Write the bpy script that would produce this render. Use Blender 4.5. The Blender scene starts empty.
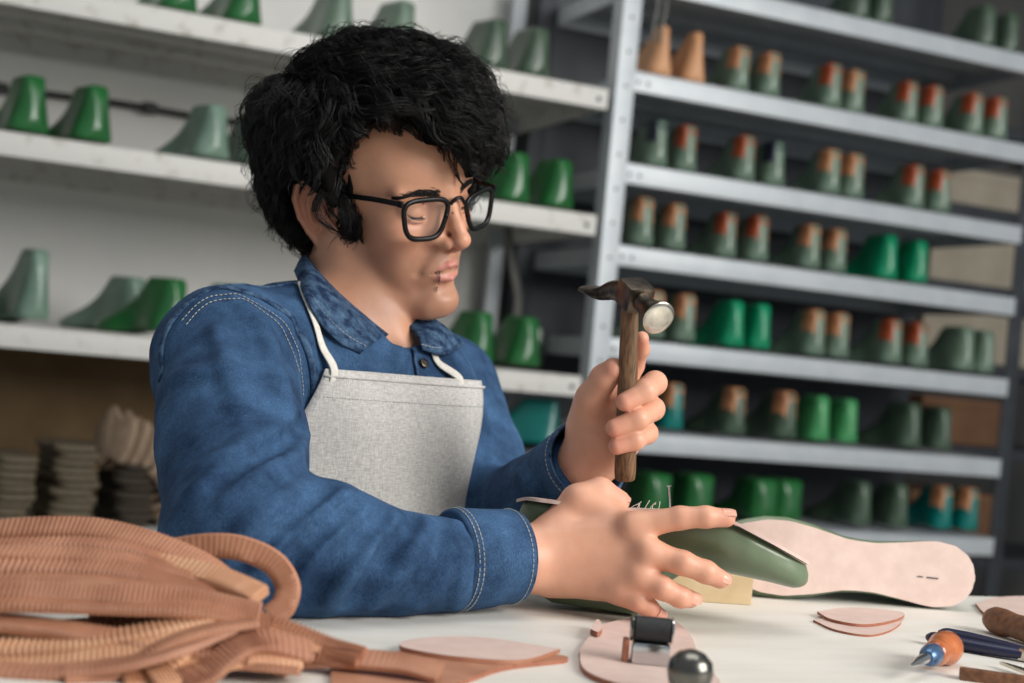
import bpy, bmesh, math, random
import numpy as np
from mathutils import Vector, Matrix
random.seed(7); RNG = np.random.default_rng(7)
SC = bpy.context.scene
COL = SC.collection
pi = math.pi
# ------------------------------------------------------------------ camera geometry
FPX = 1422.0
_p, _r = math.radians(0.8), math.radians(5.4)
CF = np.array([0, math.cos(_p), math.sin(_p)])
_u0 = np.array([0, -math.sin(_p), math.cos(_p)]); _r0 = np.array([1.0, 0, 0])
CR = math.cos(_r)*_r0 + math.sin(_r)*_u0
CU = math.cos(_r)*_u0 - math.sin(_r)*_r0
TABLE_Z = 0.75
CAM = np.array([0, 0, TABLE_Z + 0.208])
def P(px, py, d):
    return CAM + d*(CF + (px-512)/FPX*CR - (py-341.5)/FPX*CU)
def ray(px, py):
    return CF + (px-512)/FPX*CR - (py-341.5)/FPX*CU
def on_z(px, py, z):
    d = ray(px, py); t = (z-CAM[2])/d[2]
    return CAM + t*d
_a = math.radians(66.6)
RD = np.array([math.sin(_a), math.cos(_a), 0.0])      # along the racks, to the right
RV = np.array([-math.cos(_a), math.sin(_a), 0.0])     # into the racks, away from the room
RO = np.array([0.2199, 3.5, 0.0])
RANG = math.atan2(RD[1], RD[0])
def rack(u, v, z):
    return RO + u*RD + v*RV + np.array([0, 0, z])
def rack_u(px, py, v=0.0):
    d = ray(px, py); n = RV
    t = ((RO+v*RV-CAM)@n)/(d@n); X = CAM+t*d
    return (X-RO)@RD, X[2]
# ------------------------------------------------------------------ object helpers
def tag(o, label=None, cat=None, group=None, kind=None):
    if label: o['label'] = label
    if cat: o['category'] = cat
    if group: o['group'] = group
    if kind: o['kind'] = kind
    return o
def empty(name, loc=(0, 0, 0), rotz=0.0, label=None, cat=None, group=None):
    o = bpy.data.objects.new(name, None); COL.objects.link(o)
    o.empty_display_size = 0.05
    o.location = tuple(loc); o.rotation_euler = (0, 0, rotz)
    bpy.context.view_layer.update()
    return tag(o, label, cat, group)
def link(name, me, mat=None, parent=None, world=True):
    """link a mesh; when world is True the mesh is in world coordinates and keeps its place under the parent"""
    o = bpy.data.objects.new(name, me); COL.objects.link(o)
    if mat is not None:
        for m in (mat if isinstance(mat, (list, tuple)) else [mat]): me.materials.append(m)
    if parent is not None:
        o.parent = parent
        if world: o.matrix_parent_inverse = parent.matrix_world.inverted()
    return o
def mesh_np(name, V, Fs, smooth=True):
    me = bpy.data.meshes.new(name)
    me.from_pydata([tuple(map(float, v)) for v in V], [], [tuple(map(int, f)) for f in Fs])
    me.update()
    if smooth: me.polygons.foreach_set('use_smooth', [True]*len(me.polygons))
    return me
def mesh_big(name, V, Q):
    me = bpy.data.meshes.new(name)
    V = np.ascontiguousarray(V, dtype=np.float32); Q = np.ascontiguousarray(Q, dtype=np.int32)
    n = len(Q); w = Q.shape[1]
    me.vertices.add(len(V)); me.vertices.foreach_set('co', V.ravel())
    me.loops.add(n*w); me.loops.foreach_set('vertex_index', Q.ravel())
    me.polygons.add(n)
    me.polygons.foreach_set('loop_start', np.arange(0, n*w, w, dtype=np.int32))
    me.polygons.foreach_set('loop_total', np.full(n, w, dtype=np.int32))
    me.polygons.foreach_set('use_smooth', np.ones(n, dtype=bool))
    me.update(calc_edges=True); me.validate()
    return me
class MB:
    """collects shapes that become one mesh"""
    def __init__(s): s.V = []; s.F = []; s.n = 0; s.mi = []
    def add(s, V, Fs, mi=0):
        s.V.extend([tuple(map(float, v)) for v in V]); s.F.extend([tuple(int(i)+s.n for i in f) for f in Fs])
        s.mi.extend([mi]*len(Fs)); s.n += len(V); return s
    def box(s, c, h, R=None, bev=0.0, mi=0):
        bm = bmesh.new(); bmesh.ops.create_cube(bm, size=2.0)
        for v in bm.verts: v.co = Vector((v.co.x*h[0], v.co.y*h[1], v.co.z*h[2]))
        if bev > 0: bmesh.ops.bevel(bm, geom=bm.edges[:], offset=min(bev, 0.95*min(h)), segments=2, profile=0.7, affect='EDGES')
        bm.verts.index_update()
        V = np.array([v.co[:] for v in bm.verts]); Fs = [[v.index for v in f.verts] for f in bm.faces]; bm.free()
        if R is not None: V = V@np.asarray(R).T
        return s.add(V+np.asarray(c), Fs, mi)
    def lathe(s, prof, base, axis, seg=24, mi=0, sx=1.0, sy=1.0, xdir=None):
        """prof: (r, h) list along axis from base"""
        ax = np.asarray(axis, float); ax = ax/np.linalg.norm(ax)
        t = np.asarray(xdir, float) if xdir is not None else (np.array([1.0, 0, 0]) if abs(ax[0]) < .8 else np.array([0, 1.0, 0]))
        e1 = t-ax*(t@ax); e1 /= np.linalg.norm(e1); e2 = np.cross(ax, e1)
        V = []; Fs = []
        for r, h in prof:
            for k in range(seg):
                a = 2*pi*k/seg
                V.append(np.asarray(base)+ax*h+r*(sx*math.cos(a)*e1+sy*math.sin(a)*e2))
        m = len(prof)
        for i in range(m-1):
            for k in range(seg):
                k2 = (k+1) % seg
                Fs.append((i*seg+k, i*seg+k2, (i+1)*seg+k2, (i+1)*seg+k))
        Fs.append(tuple(range(seg))[::-1]); Fs.append(tuple((m-1)*seg+k for k in range(seg)))
        return s.add(V, Fs, mi)
    def tube(s, pts, r, seg=8, mi=0, flat=None, up=None):
        """swept ellipse; r scalar or list, flat=(a,b) multipliers along side/up"""
        V, Fs = sweep(pts, r, seg, flat, up)
        return s.add(V, Fs, mi)
    def build(s, name, mat=None, parent=None, smooth=False, angle=None):
        me = bpy.data.meshes.new(name); me.from_pydata(s.V, [], s.F); me.update()
        if any(s.mi): me.polygons.foreach_set('material_index', s.mi)
        if smooth: me.polygons.foreach_set('use_smooth', [True]*len(me.polygons))
        if angle is not None:
            me.polygons.foreach_set('use_smooth', [True]*len(me.polygons))
            try: me.set_sharp_from_angle(angle=math.radians(angle))
            except Exception: pass
        return link(name, me, mat, parent)
def catmull(pts, n):
    pts = np.asarray(pts, float)
    if len(pts) == 2: return pts[0]+(pts[1]-pts[0])*np.linspace(0, 1, n)[:, None]
    Q = np.vstack([2*pts[0]-pts[1], pts, 2*pts[-1]-pts[-2]])
    out = []; m = len(pts)-1
    for t in np.linspace(0, m, n):
        i = min(int(t), m-1); u = t-i
        p0, p1, p2, p3 = Q[i:i+4]
        out.append(.5*((2*p1)+(-p0+p2)*u+(2*p0-5*p1+4*p2-p3)*u*u+(-p0+3*p1-3*p2+p3)*u**3))
    return np.array(out)
def frames(pts, up=None):
    pts = np.asarray(pts, float)
    T = np.gradient(pts, axis=0); T /= np.linalg.norm(T, axis=1)[:, None]+1e-12
    S = np.zeros_like(T); Nn = np.zeros_like(T)
    if up is None:
        u = np.array([0, 0, 1.0]) if abs(T[0][2]) < .9 else np.array([1.0, 0, 0])
    else: u = np.asarray(up, float) if np.ndim(up) == 1 else None
    for i in range(len(pts)):
        if up is not None and np.ndim(up) == 2: u = np.asarray(up[i], float)
        n = u-T[i]*(u@T[i]); n /= np.linalg.norm(n)+1e-12
        Nn[i] = n; S[i] = np.cross(T[i], n)
        if up is None: u = n
    return T, S, Nn
def sweep(pts, r, seg=8, flat=None, up=None, shape=None):
    pts = np.asarray(pts, float); T, S, Nn = frames(pts, up)
    r = np.full(len(pts), r) if np.ndim(r) == 0 else np.asarray(r)
    fa, fb = flat if flat is not None else (1, 1)
    V = []; Fs = []
    if shape is None:
        ang = 2*pi*np.arange(seg)/seg; shape = np.stack([np.cos(ang), np.sin(ang)], 1)
    seg = len(shape)
    for i in range(len(pts)):
        for a, b in shape: V.append(pts[i]+r[i]*(fa*a*S[i]+fb*b*Nn[i]))
    for i in range(len(pts)-1):
        for k in range(seg):
            k2 = (k+1) % seg
            Fs.append((i*seg+k2, i*seg+k, (i+1)*seg+k, (i+1)*seg+k2))
    Fs.append(tuple(range(seg))); Fs.append(tuple((len(pts)-1)*seg+k for k in range(seg))[::-1])
    return V, Fs
# ------------------------------------------------------------------ materials
MATS = {}
def nodes_of(name):
    m = bpy.data.materials.new(name); m.use_nodes = True
    nt = m.node_tree; b = nt.nodes['Principled BSDF']
    MATS[name] = m
    return m, nt, b
def srgb(r, g, b):
    f = lambda c: ((c/255+.055)/1.055)**2.4 if c/255 > .04045 else c/255/12.92
    return (f(r), f(g), f(b), 1)
def mix_noise(nt, c1, c2, scale, detail=4, lo=.35, hi=.65, coord='Object', stretch=None, rough=.55, fac=1.0):
    tc = nt.nodes.new('ShaderNodeTexCoord'); n = nt.nodes.new('ShaderNodeTexNoise')
    n.inputs['Scale'].default_value = scale; n.inputs['Detail'].default_value = detail; n.inputs['Roughness'].default_value = rough
    src = tc.outputs[coord]
    if stretch:
        mp = nt.nodes.new('ShaderNodeMapping'); mp.inputs['Scale'].default_value = stretch
        nt.links.new(src, mp.inputs['Vector']); src = mp.outputs['Vector']
    nt.links.new(src, n.inputs['Vector'])
    rp = nt.nodes.new('ShaderNodeValToRGB'); rp.color_ramp.elements[0].position = lo; rp.color_ramp.elements[1].position = hi
    rp.color_ramp.elements[0].color = c1; rp.color_ramp.elements[1].color = c2
    nt.links.new(n.outputs['Fac'], rp.inputs['Fac'])
    return rp.outputs['Color'], n.outputs['Fac'], src
def bump(nt, b, h, strength=.2, dist=.001):
    bp = nt.nodes.new('ShaderNodeBump'); bp.inputs['Strength'].default_value = strength; bp.inputs['Distance'].default_value = dist
    nt.links.new(h, bp.inputs['Height']); nt.links.new(bp.outputs['Normal'], b.inputs['Normal'])
def simple(name, c1, c2=None, rough=.5, metal=0.0, scale=30, bmp=0.0, lo=.35, hi=.65, stretch=None, coat=0.0, spec=None, detail=4):
    m, nt, b = nodes_of(name)
    col, fac, _ = mix_noise(nt, c1, c2 or tuple(min(1, x*1.12) for x in c1[:3])+(1,), scale, detail, lo, hi, stretch=stretch)
    nt.links.new(col, b.inputs['Base Color'])
    b.inputs['Roughness'].default_value = rough; b.inputs['Metallic'].default_value = metal
    if coat: b.inputs['Coat Weight'].default_value = coat; b.inputs['Coat Roughness'].default_value = .15
    if spec is not None: b.inputs['Specular IOR Level'].default_value = spec
    if bmp: bump(nt, b, fac, bmp)
    return m
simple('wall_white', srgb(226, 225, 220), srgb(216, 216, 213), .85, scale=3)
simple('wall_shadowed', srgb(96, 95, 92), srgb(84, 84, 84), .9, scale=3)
simple('floor_concrete', srgb(120, 114, 108), srgb(98, 94, 90), .8, scale=6)
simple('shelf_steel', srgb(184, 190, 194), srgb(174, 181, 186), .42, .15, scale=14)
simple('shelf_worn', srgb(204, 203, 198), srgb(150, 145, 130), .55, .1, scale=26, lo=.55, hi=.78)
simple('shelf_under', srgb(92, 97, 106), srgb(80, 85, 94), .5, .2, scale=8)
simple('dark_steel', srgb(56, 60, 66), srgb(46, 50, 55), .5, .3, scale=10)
simple('hole_dark', srgb(60, 62, 66), None, .7)
simple('last_green', srgb(34, 104, 50), srgb(24, 86, 42), .32, coat=.3, scale=14)
simple('last_bright', srgb(0, 140, 96), srgb(0, 124, 84), .3, coat=.4, scale=14)
simple('last_teal', srgb(0, 118, 112), srgb(0, 104, 98), .33, coat=.3, scale=14)
simple('last_sage', srgb(108, 130, 112), srgb(90, 113, 95), .33, coat=.35, scale=16)
simple('last_forest', srgb(72, 92, 74), srgb(60, 78, 63), .33, coat=.35, scale=16)
simple('last_light', srgb(70, 150, 92), srgb(58, 134, 80), .33, coat=.3, scale=16)
simple('last_held', srgb(112, 128, 100), srgb(98, 115, 88), .36, coat=.2, scale=24)
simple('cap_orange', srgb(176, 88, 52), srgb(150, 70, 42), .35, coat=.3, scale=30)
simple('cap_tan', srgb(196, 140, 100), srgb(176, 120, 84), .45, coat=.1, scale=30)
simple('cap_navy', srgb(24, 32, 50), None, .3, coat=.4)
simple('wood_tan', srgb(212, 160, 118), srgb(196, 142, 100), .5, scale=20, stretch=(1, 1, .25))
simple('table_cream', srgb(230, 227, 219), srgb(221, 217, 207), .5, scale=9, stretch=(1, 4, 1))
simple('leather_pink', srgb(217, 192, 181), srgb(208, 182, 171), .6, scale=60, bmp=.08)
simple('leather_edge', srgb(170, 110, 84), srgb(150, 92, 70), .7, scale=90)
simple('leather_welt', srgb(182, 128, 98), srgb(152, 100, 72), .55, scale=26, bmp=.1)
simple('leather_pale', srgb(208, 160, 124), srgb(186, 134, 100), .55, scale=26, bmp=.1)
simple('leather_rose', srgb(184, 132, 104), srgb(158, 106, 80), .55, scale=26, bmp=.1)
simple('sole_rubber', srgb(112, 100, 80), srgb(84, 76, 62), .75, scale=50)
simple('sole_dark', srgb(66, 58, 47), srgb(50, 44, 36), .8, scale=50)
simple('sole_pale', srgb(160, 138, 116), srgb(134, 114, 94), .7, scale=50)
simple('cardboard', srgb(118, 96, 66), srgb(106, 84, 56), .85, scale=10)
simple('box_beige', srgb(164, 156, 140), srgb(150, 142, 126), .85, scale=8)
simple('box_brown', srgb(112, 80, 54), srgb(98, 68, 46), .85, scale=8)
simple('steel_bright', srgb(214, 210, 200), srgb(178, 172, 160), .22, 1.0, scale=60)
simple('steel_worn', srgb(120, 108, 96), srgb(62, 54, 48), .34, 1.0, scale=70, bmp=.25)
simple('steel_chrome', srgb(214, 216, 218), srgb(196, 198, 200), .15, 1.0, scale=30)
simple('steel_dark', srgb(120, 118, 112), srgb(84, 82, 78), .25, 1.0, scale=40)
simple('wood_handle', srgb(140, 104, 68), srgb(62, 40, 24), .5, scale=95, stretch=(5, 5, .25), bmp=.15, lo=.3, hi=.7)
simple('wood_brown', srgb(128, 84, 54), srgb(94, 58, 36), .5, scale=50, stretch=(.5, 4, 4), bmp=.1)
simple('wood_orange', srgb(196, 112, 58), srgb(164, 84, 40), .3, coat=.5, scale=40, stretch=(1, 3, 1))
simple('wood_block', srgb(208, 184, 146), srgb(194, 168, 128), .6, scale=30)
simple('plastic_navy', srgb(32, 34, 66), srgb(26, 28, 56), .4, scale=30)
simple('thread_black', srgb(34, 36, 38), srgb(20, 21, 23), .6, scale=400, stretch=(1, 1, 1))
simple('frame_black', srgb(7, 7, 8), srgb(10, 10, 11), .38, spec=.3)
simple('thread_white', srgb(226, 222, 210), None, .8)
simple('stitch', srgb(176, 178, 176), srgb(130, 134, 138), .8)
simple('strap_white', srgb(226, 222, 212), srgb(212, 208, 198), .9, scale=300)
simple('paper_white', srgb(230, 230, 228), None, .8)
simple('gray_felt', srgb(126, 126, 122), srgb(108, 108, 104), .9, scale=14)
simple('cable_black', srgb(24, 24, 26), None, .5)
simple('sage_glaze', srgb(120, 146, 130), srgb(98, 124, 108), .35, coat=.3, scale=12)
simple('eye_white', srgb(214, 206, 198), None, .2)
simple('trouser', srgb(40, 44, 54), srgb(32, 36, 46), .9, scale=80)
# hair
m, nt, b = nodes_of('hair_black'); b.inputs['Base Color'].default_value = (.0055, .005, .005, 1); b.inputs['Roughness'].default_value = .44
b.inputs['Specular IOR Level'].default_value = .32
m, nt, b = nodes_of('hair_root'); b.inputs['Base Color'].default_value = (.0055, .005, .005, 1); b.inputs['Roughness'].default_value = 1.0; b.inputs['Specular IOR Level'].default_value = .05
# glass
m, nt, b = nodes_of('lens_glass'); b.inputs['Base Color'].default_value = (1, 1, 1, 1); b.inputs['Roughness'].default_value = 0.0
b.inputs['Alpha'].default_value = .03; b.inputs['Specular IOR Level'].default_value = .6
# skin: the vertex colour holds the skin's own tints (lips, knuckles, beard stubble)
m, nt, b = nodes_of('skin')
at = nt.nodes.new('ShaderNodeVertexColor'); at.layer_name = 'tint'
tc = nt.nodes.new('ShaderNodeTexCoord'); nz = nt.nodes.new('ShaderNodeTexNoise'); nz.inputs['Scale'].default_value = 55; nz.inputs['Detail'].default_value = 5
nt.links.new(tc.outputs['Object'], nz.inputs['Vector'])
mx = nt.nodes.new('ShaderNodeMix'); mx.data_type = 'RGBA'; mx.blend_type = 'MULTIPLY'; mx.inputs[0].default_value = 1
rp = nt.nodes.new('ShaderNodeValToRGB'); rp.color_ramp.elements[0].color = (.93, .89, .88, 1); rp.color_ramp.elements[1].color = (1.0, 1, 1, 1)
rp.color_ramp.elements[0].position = .3; rp.color_ramp.elements[1].position = .65
nt.links.new(nz.outputs['Fac'], rp.inputs['Fac']); nt.links.new(at.outputs['Color'], mx.inputs[6]); nt.links.new(rp.outputs['Color'], mx.inputs[7])
nt.links.new(mx.outputs[2], b.inputs['Base Color'])
b.inputs['Roughness'].default_value = .46; b.inputs['Subsurface Weight'].default_value = .12; b.inputs['Subsurface Radius'].default_value = (1, .35, .2)
b.inputs['Subsurface Scale'].default_value = .006
nf = nt.nodes.new('ShaderNodeTexNoise'); nf.inputs['Scale'].default_value = 900; nf.inputs['Detail'].default_value = 2
nt.links.new(tc.outputs['Object'], nf.inputs['Vector']); bump(nt, b, nf.outputs['Fac'], .12, .0006)
# denim
m, nt, b = nodes_of('denim')
col, fac, _ = mix_noise(nt, srgb(28, 51, 80), srgb(68, 101, 138), 16, 7, .34, .70, rough=.68)
tc = nt.nodes.new('ShaderNodeTexCoord'); fn = nt.nodes.new('ShaderNodeTexNoise'); fn.inputs['Scale'].default_value = 1100; fn.inputs['Detail'].default_value = 2
mp = nt.nodes.new('ShaderNodeMapping'); mp.inputs['Scale'].default_value = (1, 1, .35); mp.inputs['Rotation'].default_value = (.3, .5, .4)
nt.links.new(tc.outputs['Object'], mp.inputs['Vector']); nt.links.new(mp.outputs['Vector'], fn.inputs['Vector'])
rp = nt.nodes.new('ShaderNodeValToRGB'); rp.color_ramp.elements[0].color = (.62, .66, .70, 1); rp.color_ramp.elements[1].color = (1.3, 1.28, 1.25, 1)
rp.color_ramp.elements[0].position = .32; rp.color_ramp.elements[1].position = .7
nt.links.new(fn.outputs['Fac'], rp.inputs['Fac'])
mx = nt.nodes.new('ShaderNodeMix'); mx.data_type = 'RGBA'; mx.blend_type = 'MULTIPLY'; mx.inputs[0].default_value = 1
nt.links.new(col, mx.inputs[6]); nt.links.new(rp.outputs['Color'], mx.inputs[7]); nt.links.new(mx.outputs[2], b.inputs['Base Color'])
b.inputs['Roughness'].default_value = .85; b.inputs['Specular IOR Level'].default_value = .2
bump(nt, b, fn.outputs['Fac'], .35, .0008)
# worn denim for collar, cuffs and seams
m, nt, b = nodes_of('denim_worn')
col, fac, _ = mix_noise(nt, srgb(25, 45, 74), srgb(92, 122, 152), 85, 5, .40, .74, rough=.7)
nt.links.new(col, b.inputs['Base Color']); b.inputs['Roughness'].default_value = .85; b.inputs['Specular IOR Level'].default_value = .2; bump(nt, b, fac, .4, .001)
# linen
m, nt, b = nodes_of('linen')
tc = nt.nodes.new('ShaderNodeTexCoord')
w1 = nt.nodes.new('ShaderNodeTexNoise'); w1.inputs['Scale'].default_value = 1300; mp1 = nt.nodes.new('ShaderNodeMapping'); mp1.inputs['Scale'].default_value = (1, 1, .12)
w2 = nt.nodes.new('ShaderNodeTexNoise'); w2.inputs['Scale'].default_value = 1300; mp2 = nt.nodes.new('ShaderNodeMapping'); mp2.inputs['Scale'].default_value = (.12, .12, 1)
for mp, w in ((mp1, w1), (mp2, w2)):
    nt.links.new(tc.outputs['Object'], mp.inputs['Vector']); nt.links.new(mp.outputs['Vector'], w.inputs['Vector'])
ad = nt.nodes.new('ShaderNodeMath'); ad.operation = 'ADD'; nt.links.new(w1.outputs['Fac'], ad.inputs[0]); nt.links.new(w2.outputs['Fac'], ad.inputs[1])
hf = nt.nodes.new('ShaderNodeMath'); hf.operation = 'MULTIPLY'; hf.inputs[1].default_value = .5; nt.links.new(ad.outputs[0], hf.inputs[0])
rp = nt.nodes.new('ShaderNodeValToRGB'); rp.color_ramp.elements[0].color = srgb(174, 171, 168); rp.color_ramp.elements[1].color = srgb(214, 211, 206)
rp.color_ramp.elements[0].position = .38; rp.color_ramp.elements[1].position = .62
nt.links.new(hf.outputs[0], rp.inputs['Fac']); nt.links.new(rp.outputs['Color'], b.inputs['Base Color'])
b.inputs['Roughness'].default_value = .9; b.inputs['Specular IOR Level'].default_value = .15; bump(nt, b, hf.outputs[0], .3, .0008)
# ------------------------------------------------------------------ signed distance sculpting -> one continuous surface
class Sdf:
    def __init__(s): s.ops = []
    def add(s, prim, k=.004, op='u'):
        s.ops.append((op, k, prim)); return s
    def sub(s, prim, k=.002): return s.add(prim, k, 's')
    def ev(s, X, c=None, R=1e9):
        d = np.full(len(X), 1.0)
        for op, k, pr in s.ops:
            if c is not None:
                lb = np.linalg.norm(pr[1]-c)-pr[2]-R
                if lb > k+.006: continue
            e = pr[0](X)
            if op == 'u':
                h = np.maximum(k-np.abs(d-e), 0)/k; d = np.minimum(d, e)-h*h*k*.25
            elif op == 's':
                e = -e; h = np.maximum(k-np.abs(d-e), 0)/k; d = np.maximum(d, e)+h*h*k*.25
            elif op == 'd':
                d = d+e
        return d
def rc(a, b, ra, rb):
    a = np.asarray(a, float); b = np.asarray(b, float); ba = b-a; L2 = ba@ba+1e-12
    def f(X):
        pa = X-a; t = np.clip(pa@ba/L2, 0, 1)
        return np.linalg.norm(pa-t[:, None]*ba, axis=1)-(ra+(rb-ra)*t)
    return f, (a+b)/2, math.sqrt(L2)/2+max(ra, rb)
def chain(pts, rad, k=0.0):
    pts = [np.asarray(p, float) for p in pts]
    prs = [rc(pts[i], pts[i+1], rad[i], rad[i+1]) for i in range(len(pts)-1)]
    c = np.mean(pts, axis=0); R = max(np.linalg.norm(p-c)+r for p, r in zip(pts, rad))
    def f(X):
        d = prs[0][0](X)
        for p in prs[1:]:
            e = p[0](X)
            if k > 0:
                h = np.maximum(k-np.abs(d-e), 0)/k; d = np.minimum(d, e)-h*h*k*.25
            else: d = np.minimum(d, e)
        return d
    return f, c, R
def el(c, r, Rm=None):
    c = np.asarray(c, float); r = np.asarray(r, float)
    Rm = np.eye(3) if Rm is None else np.asarray(Rm)
    def f(X):
        q = (X-c)@Rm; k0 = np.linalg.norm(q/r, axis=1); k1 = np.linalg.norm(q/(r*r), axis=1)
        return np.where(k0 < 1e-6, -r.min(), k0*(k0-1)/np.maximum(k1, 1e-9))
    return f, c, r.max()
def sph(c, r): return el(c, (r, r, r))
def rbox(c, h, Rm=None, rd=0.0):
    c = np.asarray(c, float); h = np.asarray(h, float)-rd
    Rm = np.eye(3) if Rm is None else np.asarray(Rm)
    def f(X):
        q = np.abs((X-c)@Rm)-h
        return np.linalg.norm(np.maximum(q, 0), axis=1)+np.minimum(q.max(1), 0)-rd
    return f, c, float(np.linalg.norm(h)+rd)
def surface(sd, lo, hi, h, B=14):
    lo = np.asarray(lo, float); hi = np.asarray(hi, float)
    nb = np.ceil((hi-lo)/(h*B)).astype(int)
    g = np.stack(np.meshgrid(*[np.arange(n) for n in nb], indexing='ij'), -1).reshape(-1, 3)
    cen = lo+(g+.5)*h*B; rad = h*B*.5*math.sqrt(3)
    d0 = np.concatenate([sd.ev(cen[i:i+20000]) for i in range(0, len(cen), 20000)])
    act = g[np.abs(d0) < rad*1.55+.004]
    NN = (nb*B+2).astype(np.int64)
    key = lambda I: (I[..., 0]*NN[1]+I[..., 1])*NN[2]+I[..., 2]
    loc = np.stack(np.meshgrid(*[np.arange(B+1)]*3, indexing='ij'), -1).reshape(-1, 3)
    co = np.array([[i, j, k] for i in (0, 1) for j in (0, 1) for k in (0, 1)])
    edges = [(a, b) for a in range(8) for b in range(a+1, 8) if np.abs(co[a]-co[b]).sum() == 1]
    CK = []; CV = []; EQ = []
    for gb in act:
        I = gb*B+loc; X = lo+I*h
        D = sd.ev(X, lo+(gb+.5)*h*B, rad).reshape(B+1, B+1, B+1)
        S = D < 0
        if S.all() or not S.any(): continue
        cs = np.stack([D[i:i+B, j:j+B, k:k+B] for i, j, k in co], -1); sg = cs < 0
        m = sg.any(-1) & ~sg.all(-1)
        ci = np.argwhere(m); cv = cs[m]
        if len(ci) == 0: continue
        acc = np.zeros((len(ci), 3)); cnt = np.zeros(len(ci))
        for a, b in edges:
            x = (cv[:, a] < 0) != (cv[:, b] < 0)
            t = np.where(x, cv[:, a]/np.where(x, cv[:, a]-cv[:, b], 1), 0)
            pp = co[a]+t[:, None]*(co[b]-co[a]); acc += pp*x[:, None]; cnt += x
        CI = ci+gb*B
        CK.append(key(CI)); CV.append(lo+(CI+acc/cnt[:, None])*h)
        for ax in range(3):
            sl = [slice(0, B)]*3; s2 = list(sl); s2[ax] = slice(1, B+1)
            A_ = S[tuple(sl)]; B_ = S[tuple(s2)]
            e = np.argwhere(A_ != B_)
            if len(e) == 0: continue
            ins = A_[tuple(e.T)]; E = e+gb*B
            u, v = (ax+1) % 3, (ax+2) % 3
            du = np.zeros(3, int); du[u] = 1; dv = np.zeros(3, int); dv[v] = 1
            q = np.stack([key(E-du-dv), key(E-dv), key(E), key(E-du)], 1)
            q[~ins] = q[~ins][:, ::-1]
            EQ.append(q)
    K = np.concatenate(CK); V = np.concatenate(CV); Q = np.concatenate(EQ)
    o = np.argsort(K); K = K[o]; V = V[o]
    idx = np.searchsorted(K, Q); idx = np.clip(idx, 0, len(K)-1)
    ok = (K[idx] == Q).all(1)
    return V, idx[ok]
def relax(V, Q, it=1, lam=.5):
    for _ in range(it):
        acc = np.zeros_like(V); cnt = np.zeros(len(V))
        for a, b in ((0, 1), (1, 2), (2, 3), (3, 0)):
            np.add.at(acc, Q[:, a], V[Q[:, b]]); np.add.at(acc, Q[:, b], V[Q[:, a]])
            np.add.at(cnt, Q[:, a], 1); np.add.at(cnt, Q[:, b], 1)
        V = V+lam*(acc/np.maximum(cnt, 1)[:, None]-V)
    return V
def march(sd, px, py, t0=.6, t1=2.2, off=0.0):
    """first point of the surface seen through a pixel"""
    d = ray(px, py); L = np.linalg.norm(d); t = t0
    for _ in range(160):
        X = CAM+t*d; e = float(sd.ev(X[None])[0])-off
        if e < 2e-4: return X
        t += max(e*.8, 2e-4)/L
        if t > t1: break
    return None
def grad(sd, X, e=6e-4):
    X = np.atleast_2d(X); g = np.zeros_like(X)
    for i in range(3):
        o = np.zeros(3); o[i] = e; g[:, i] = sd.ev(X+o)-sd.ev(X-o)
    return g/(np.linalg.norm(g, axis=1)[:, None]+1e-12)
def drop_on(sd, X, off=0.0, it=4):
    X = np.array(X, float)
    for _ in range(it):
        X = X-(sd.ev(X)-off)[:, None]*grad(sd, X)
    return X
M = MATS
# ------------------------------------------------------------------ room shell
def plane_box(name, c, h, mat, rotz=RANG):
    mb = MB(); Rm = np.array(Matrix.Rotation(rotz, 3, 'Z'))
    mb.box(c, h, Rm); o = mb.build(name, M[mat]); o['kind'] = 'structure'; return o
plane_box('floor', rack(0, -1.3, -0.05), (5.0, 4.2, 0.05), 'floor_concrete')
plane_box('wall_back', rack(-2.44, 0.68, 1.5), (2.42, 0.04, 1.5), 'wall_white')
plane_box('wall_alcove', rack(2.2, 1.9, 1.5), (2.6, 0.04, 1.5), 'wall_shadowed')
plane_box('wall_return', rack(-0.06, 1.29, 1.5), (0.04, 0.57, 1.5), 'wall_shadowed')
plane_box('ceiling', rack(0.4, 0.75, 3.05), (4.4, 1.2, 0.05), 'wall_white')
# ------------------------------------------------------------------ racks
SH_R = [1.703, 1.474, 1.270, 1.040, 0.812, 0.590]
SH_R0 = 1.955
SH_L = [1.645, 1.334, 0.938, 0.515]
def local_mb_shelf(u0, u1, z, depth, lip=.050, t=.004):
    mb = MB(); uc, uh = (u0+u1)/2, (u1-u0)/2
    mb.box((uc, depth/2, z-t/2), (uh, depth/2, t/2))
    mb.box((uc, .002, z-lip/2), (uh, .002, lip/2), bev=.0015)
    mb.box((uc, .016, z-lip+.002), (uh, .014, .002))
    mb.box((uc, depth-.002, z-lip/2), (uh, .002, lip/2))
    for s in (-1, 1): mb.box((uc+s*(uh-.002), depth/2, z-lip/2), (.002, depth/2-.003, lip/2))
    for f in (.35, .68): mb.box((uc, depth*f, z-.014), (uh-.004, .012, .010))
    return mb
def child_local(mb, name, mat, parent, angle=30):
    o = mb.build(name, mat, None, angle=angle); o.parent = parent; return o
def post_mb(u, z1, sgn=1, w=.05, v0=-.004):
    mb = MB()
    mb.box((u, v0, z1/2), (w/2, .003, z1/2), bev=.001)
    mb.box((u-sgn*(w/2-.002), v0+.025, z1/2), (.003, .025, z1/2), bev=.001)
    return mb
def bolt(parent, u, v, z, r=.006, mat='hole_dark'):
    mb = MB(); mb.lathe([(r*.3, -.003), (r, -.002), (r, .001), (r*.7, .003)], (u, v, z), (0, -1, 0), 12)
    return child_local(mb, 'bolt', M[mat], parent)
rk = empty('shelving_rack', rack(0, 0, 0), RANG, 'tall grey steel rack with a broad white front post, filled with rows of shoe lasts', 'rack')
DR = .50
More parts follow.
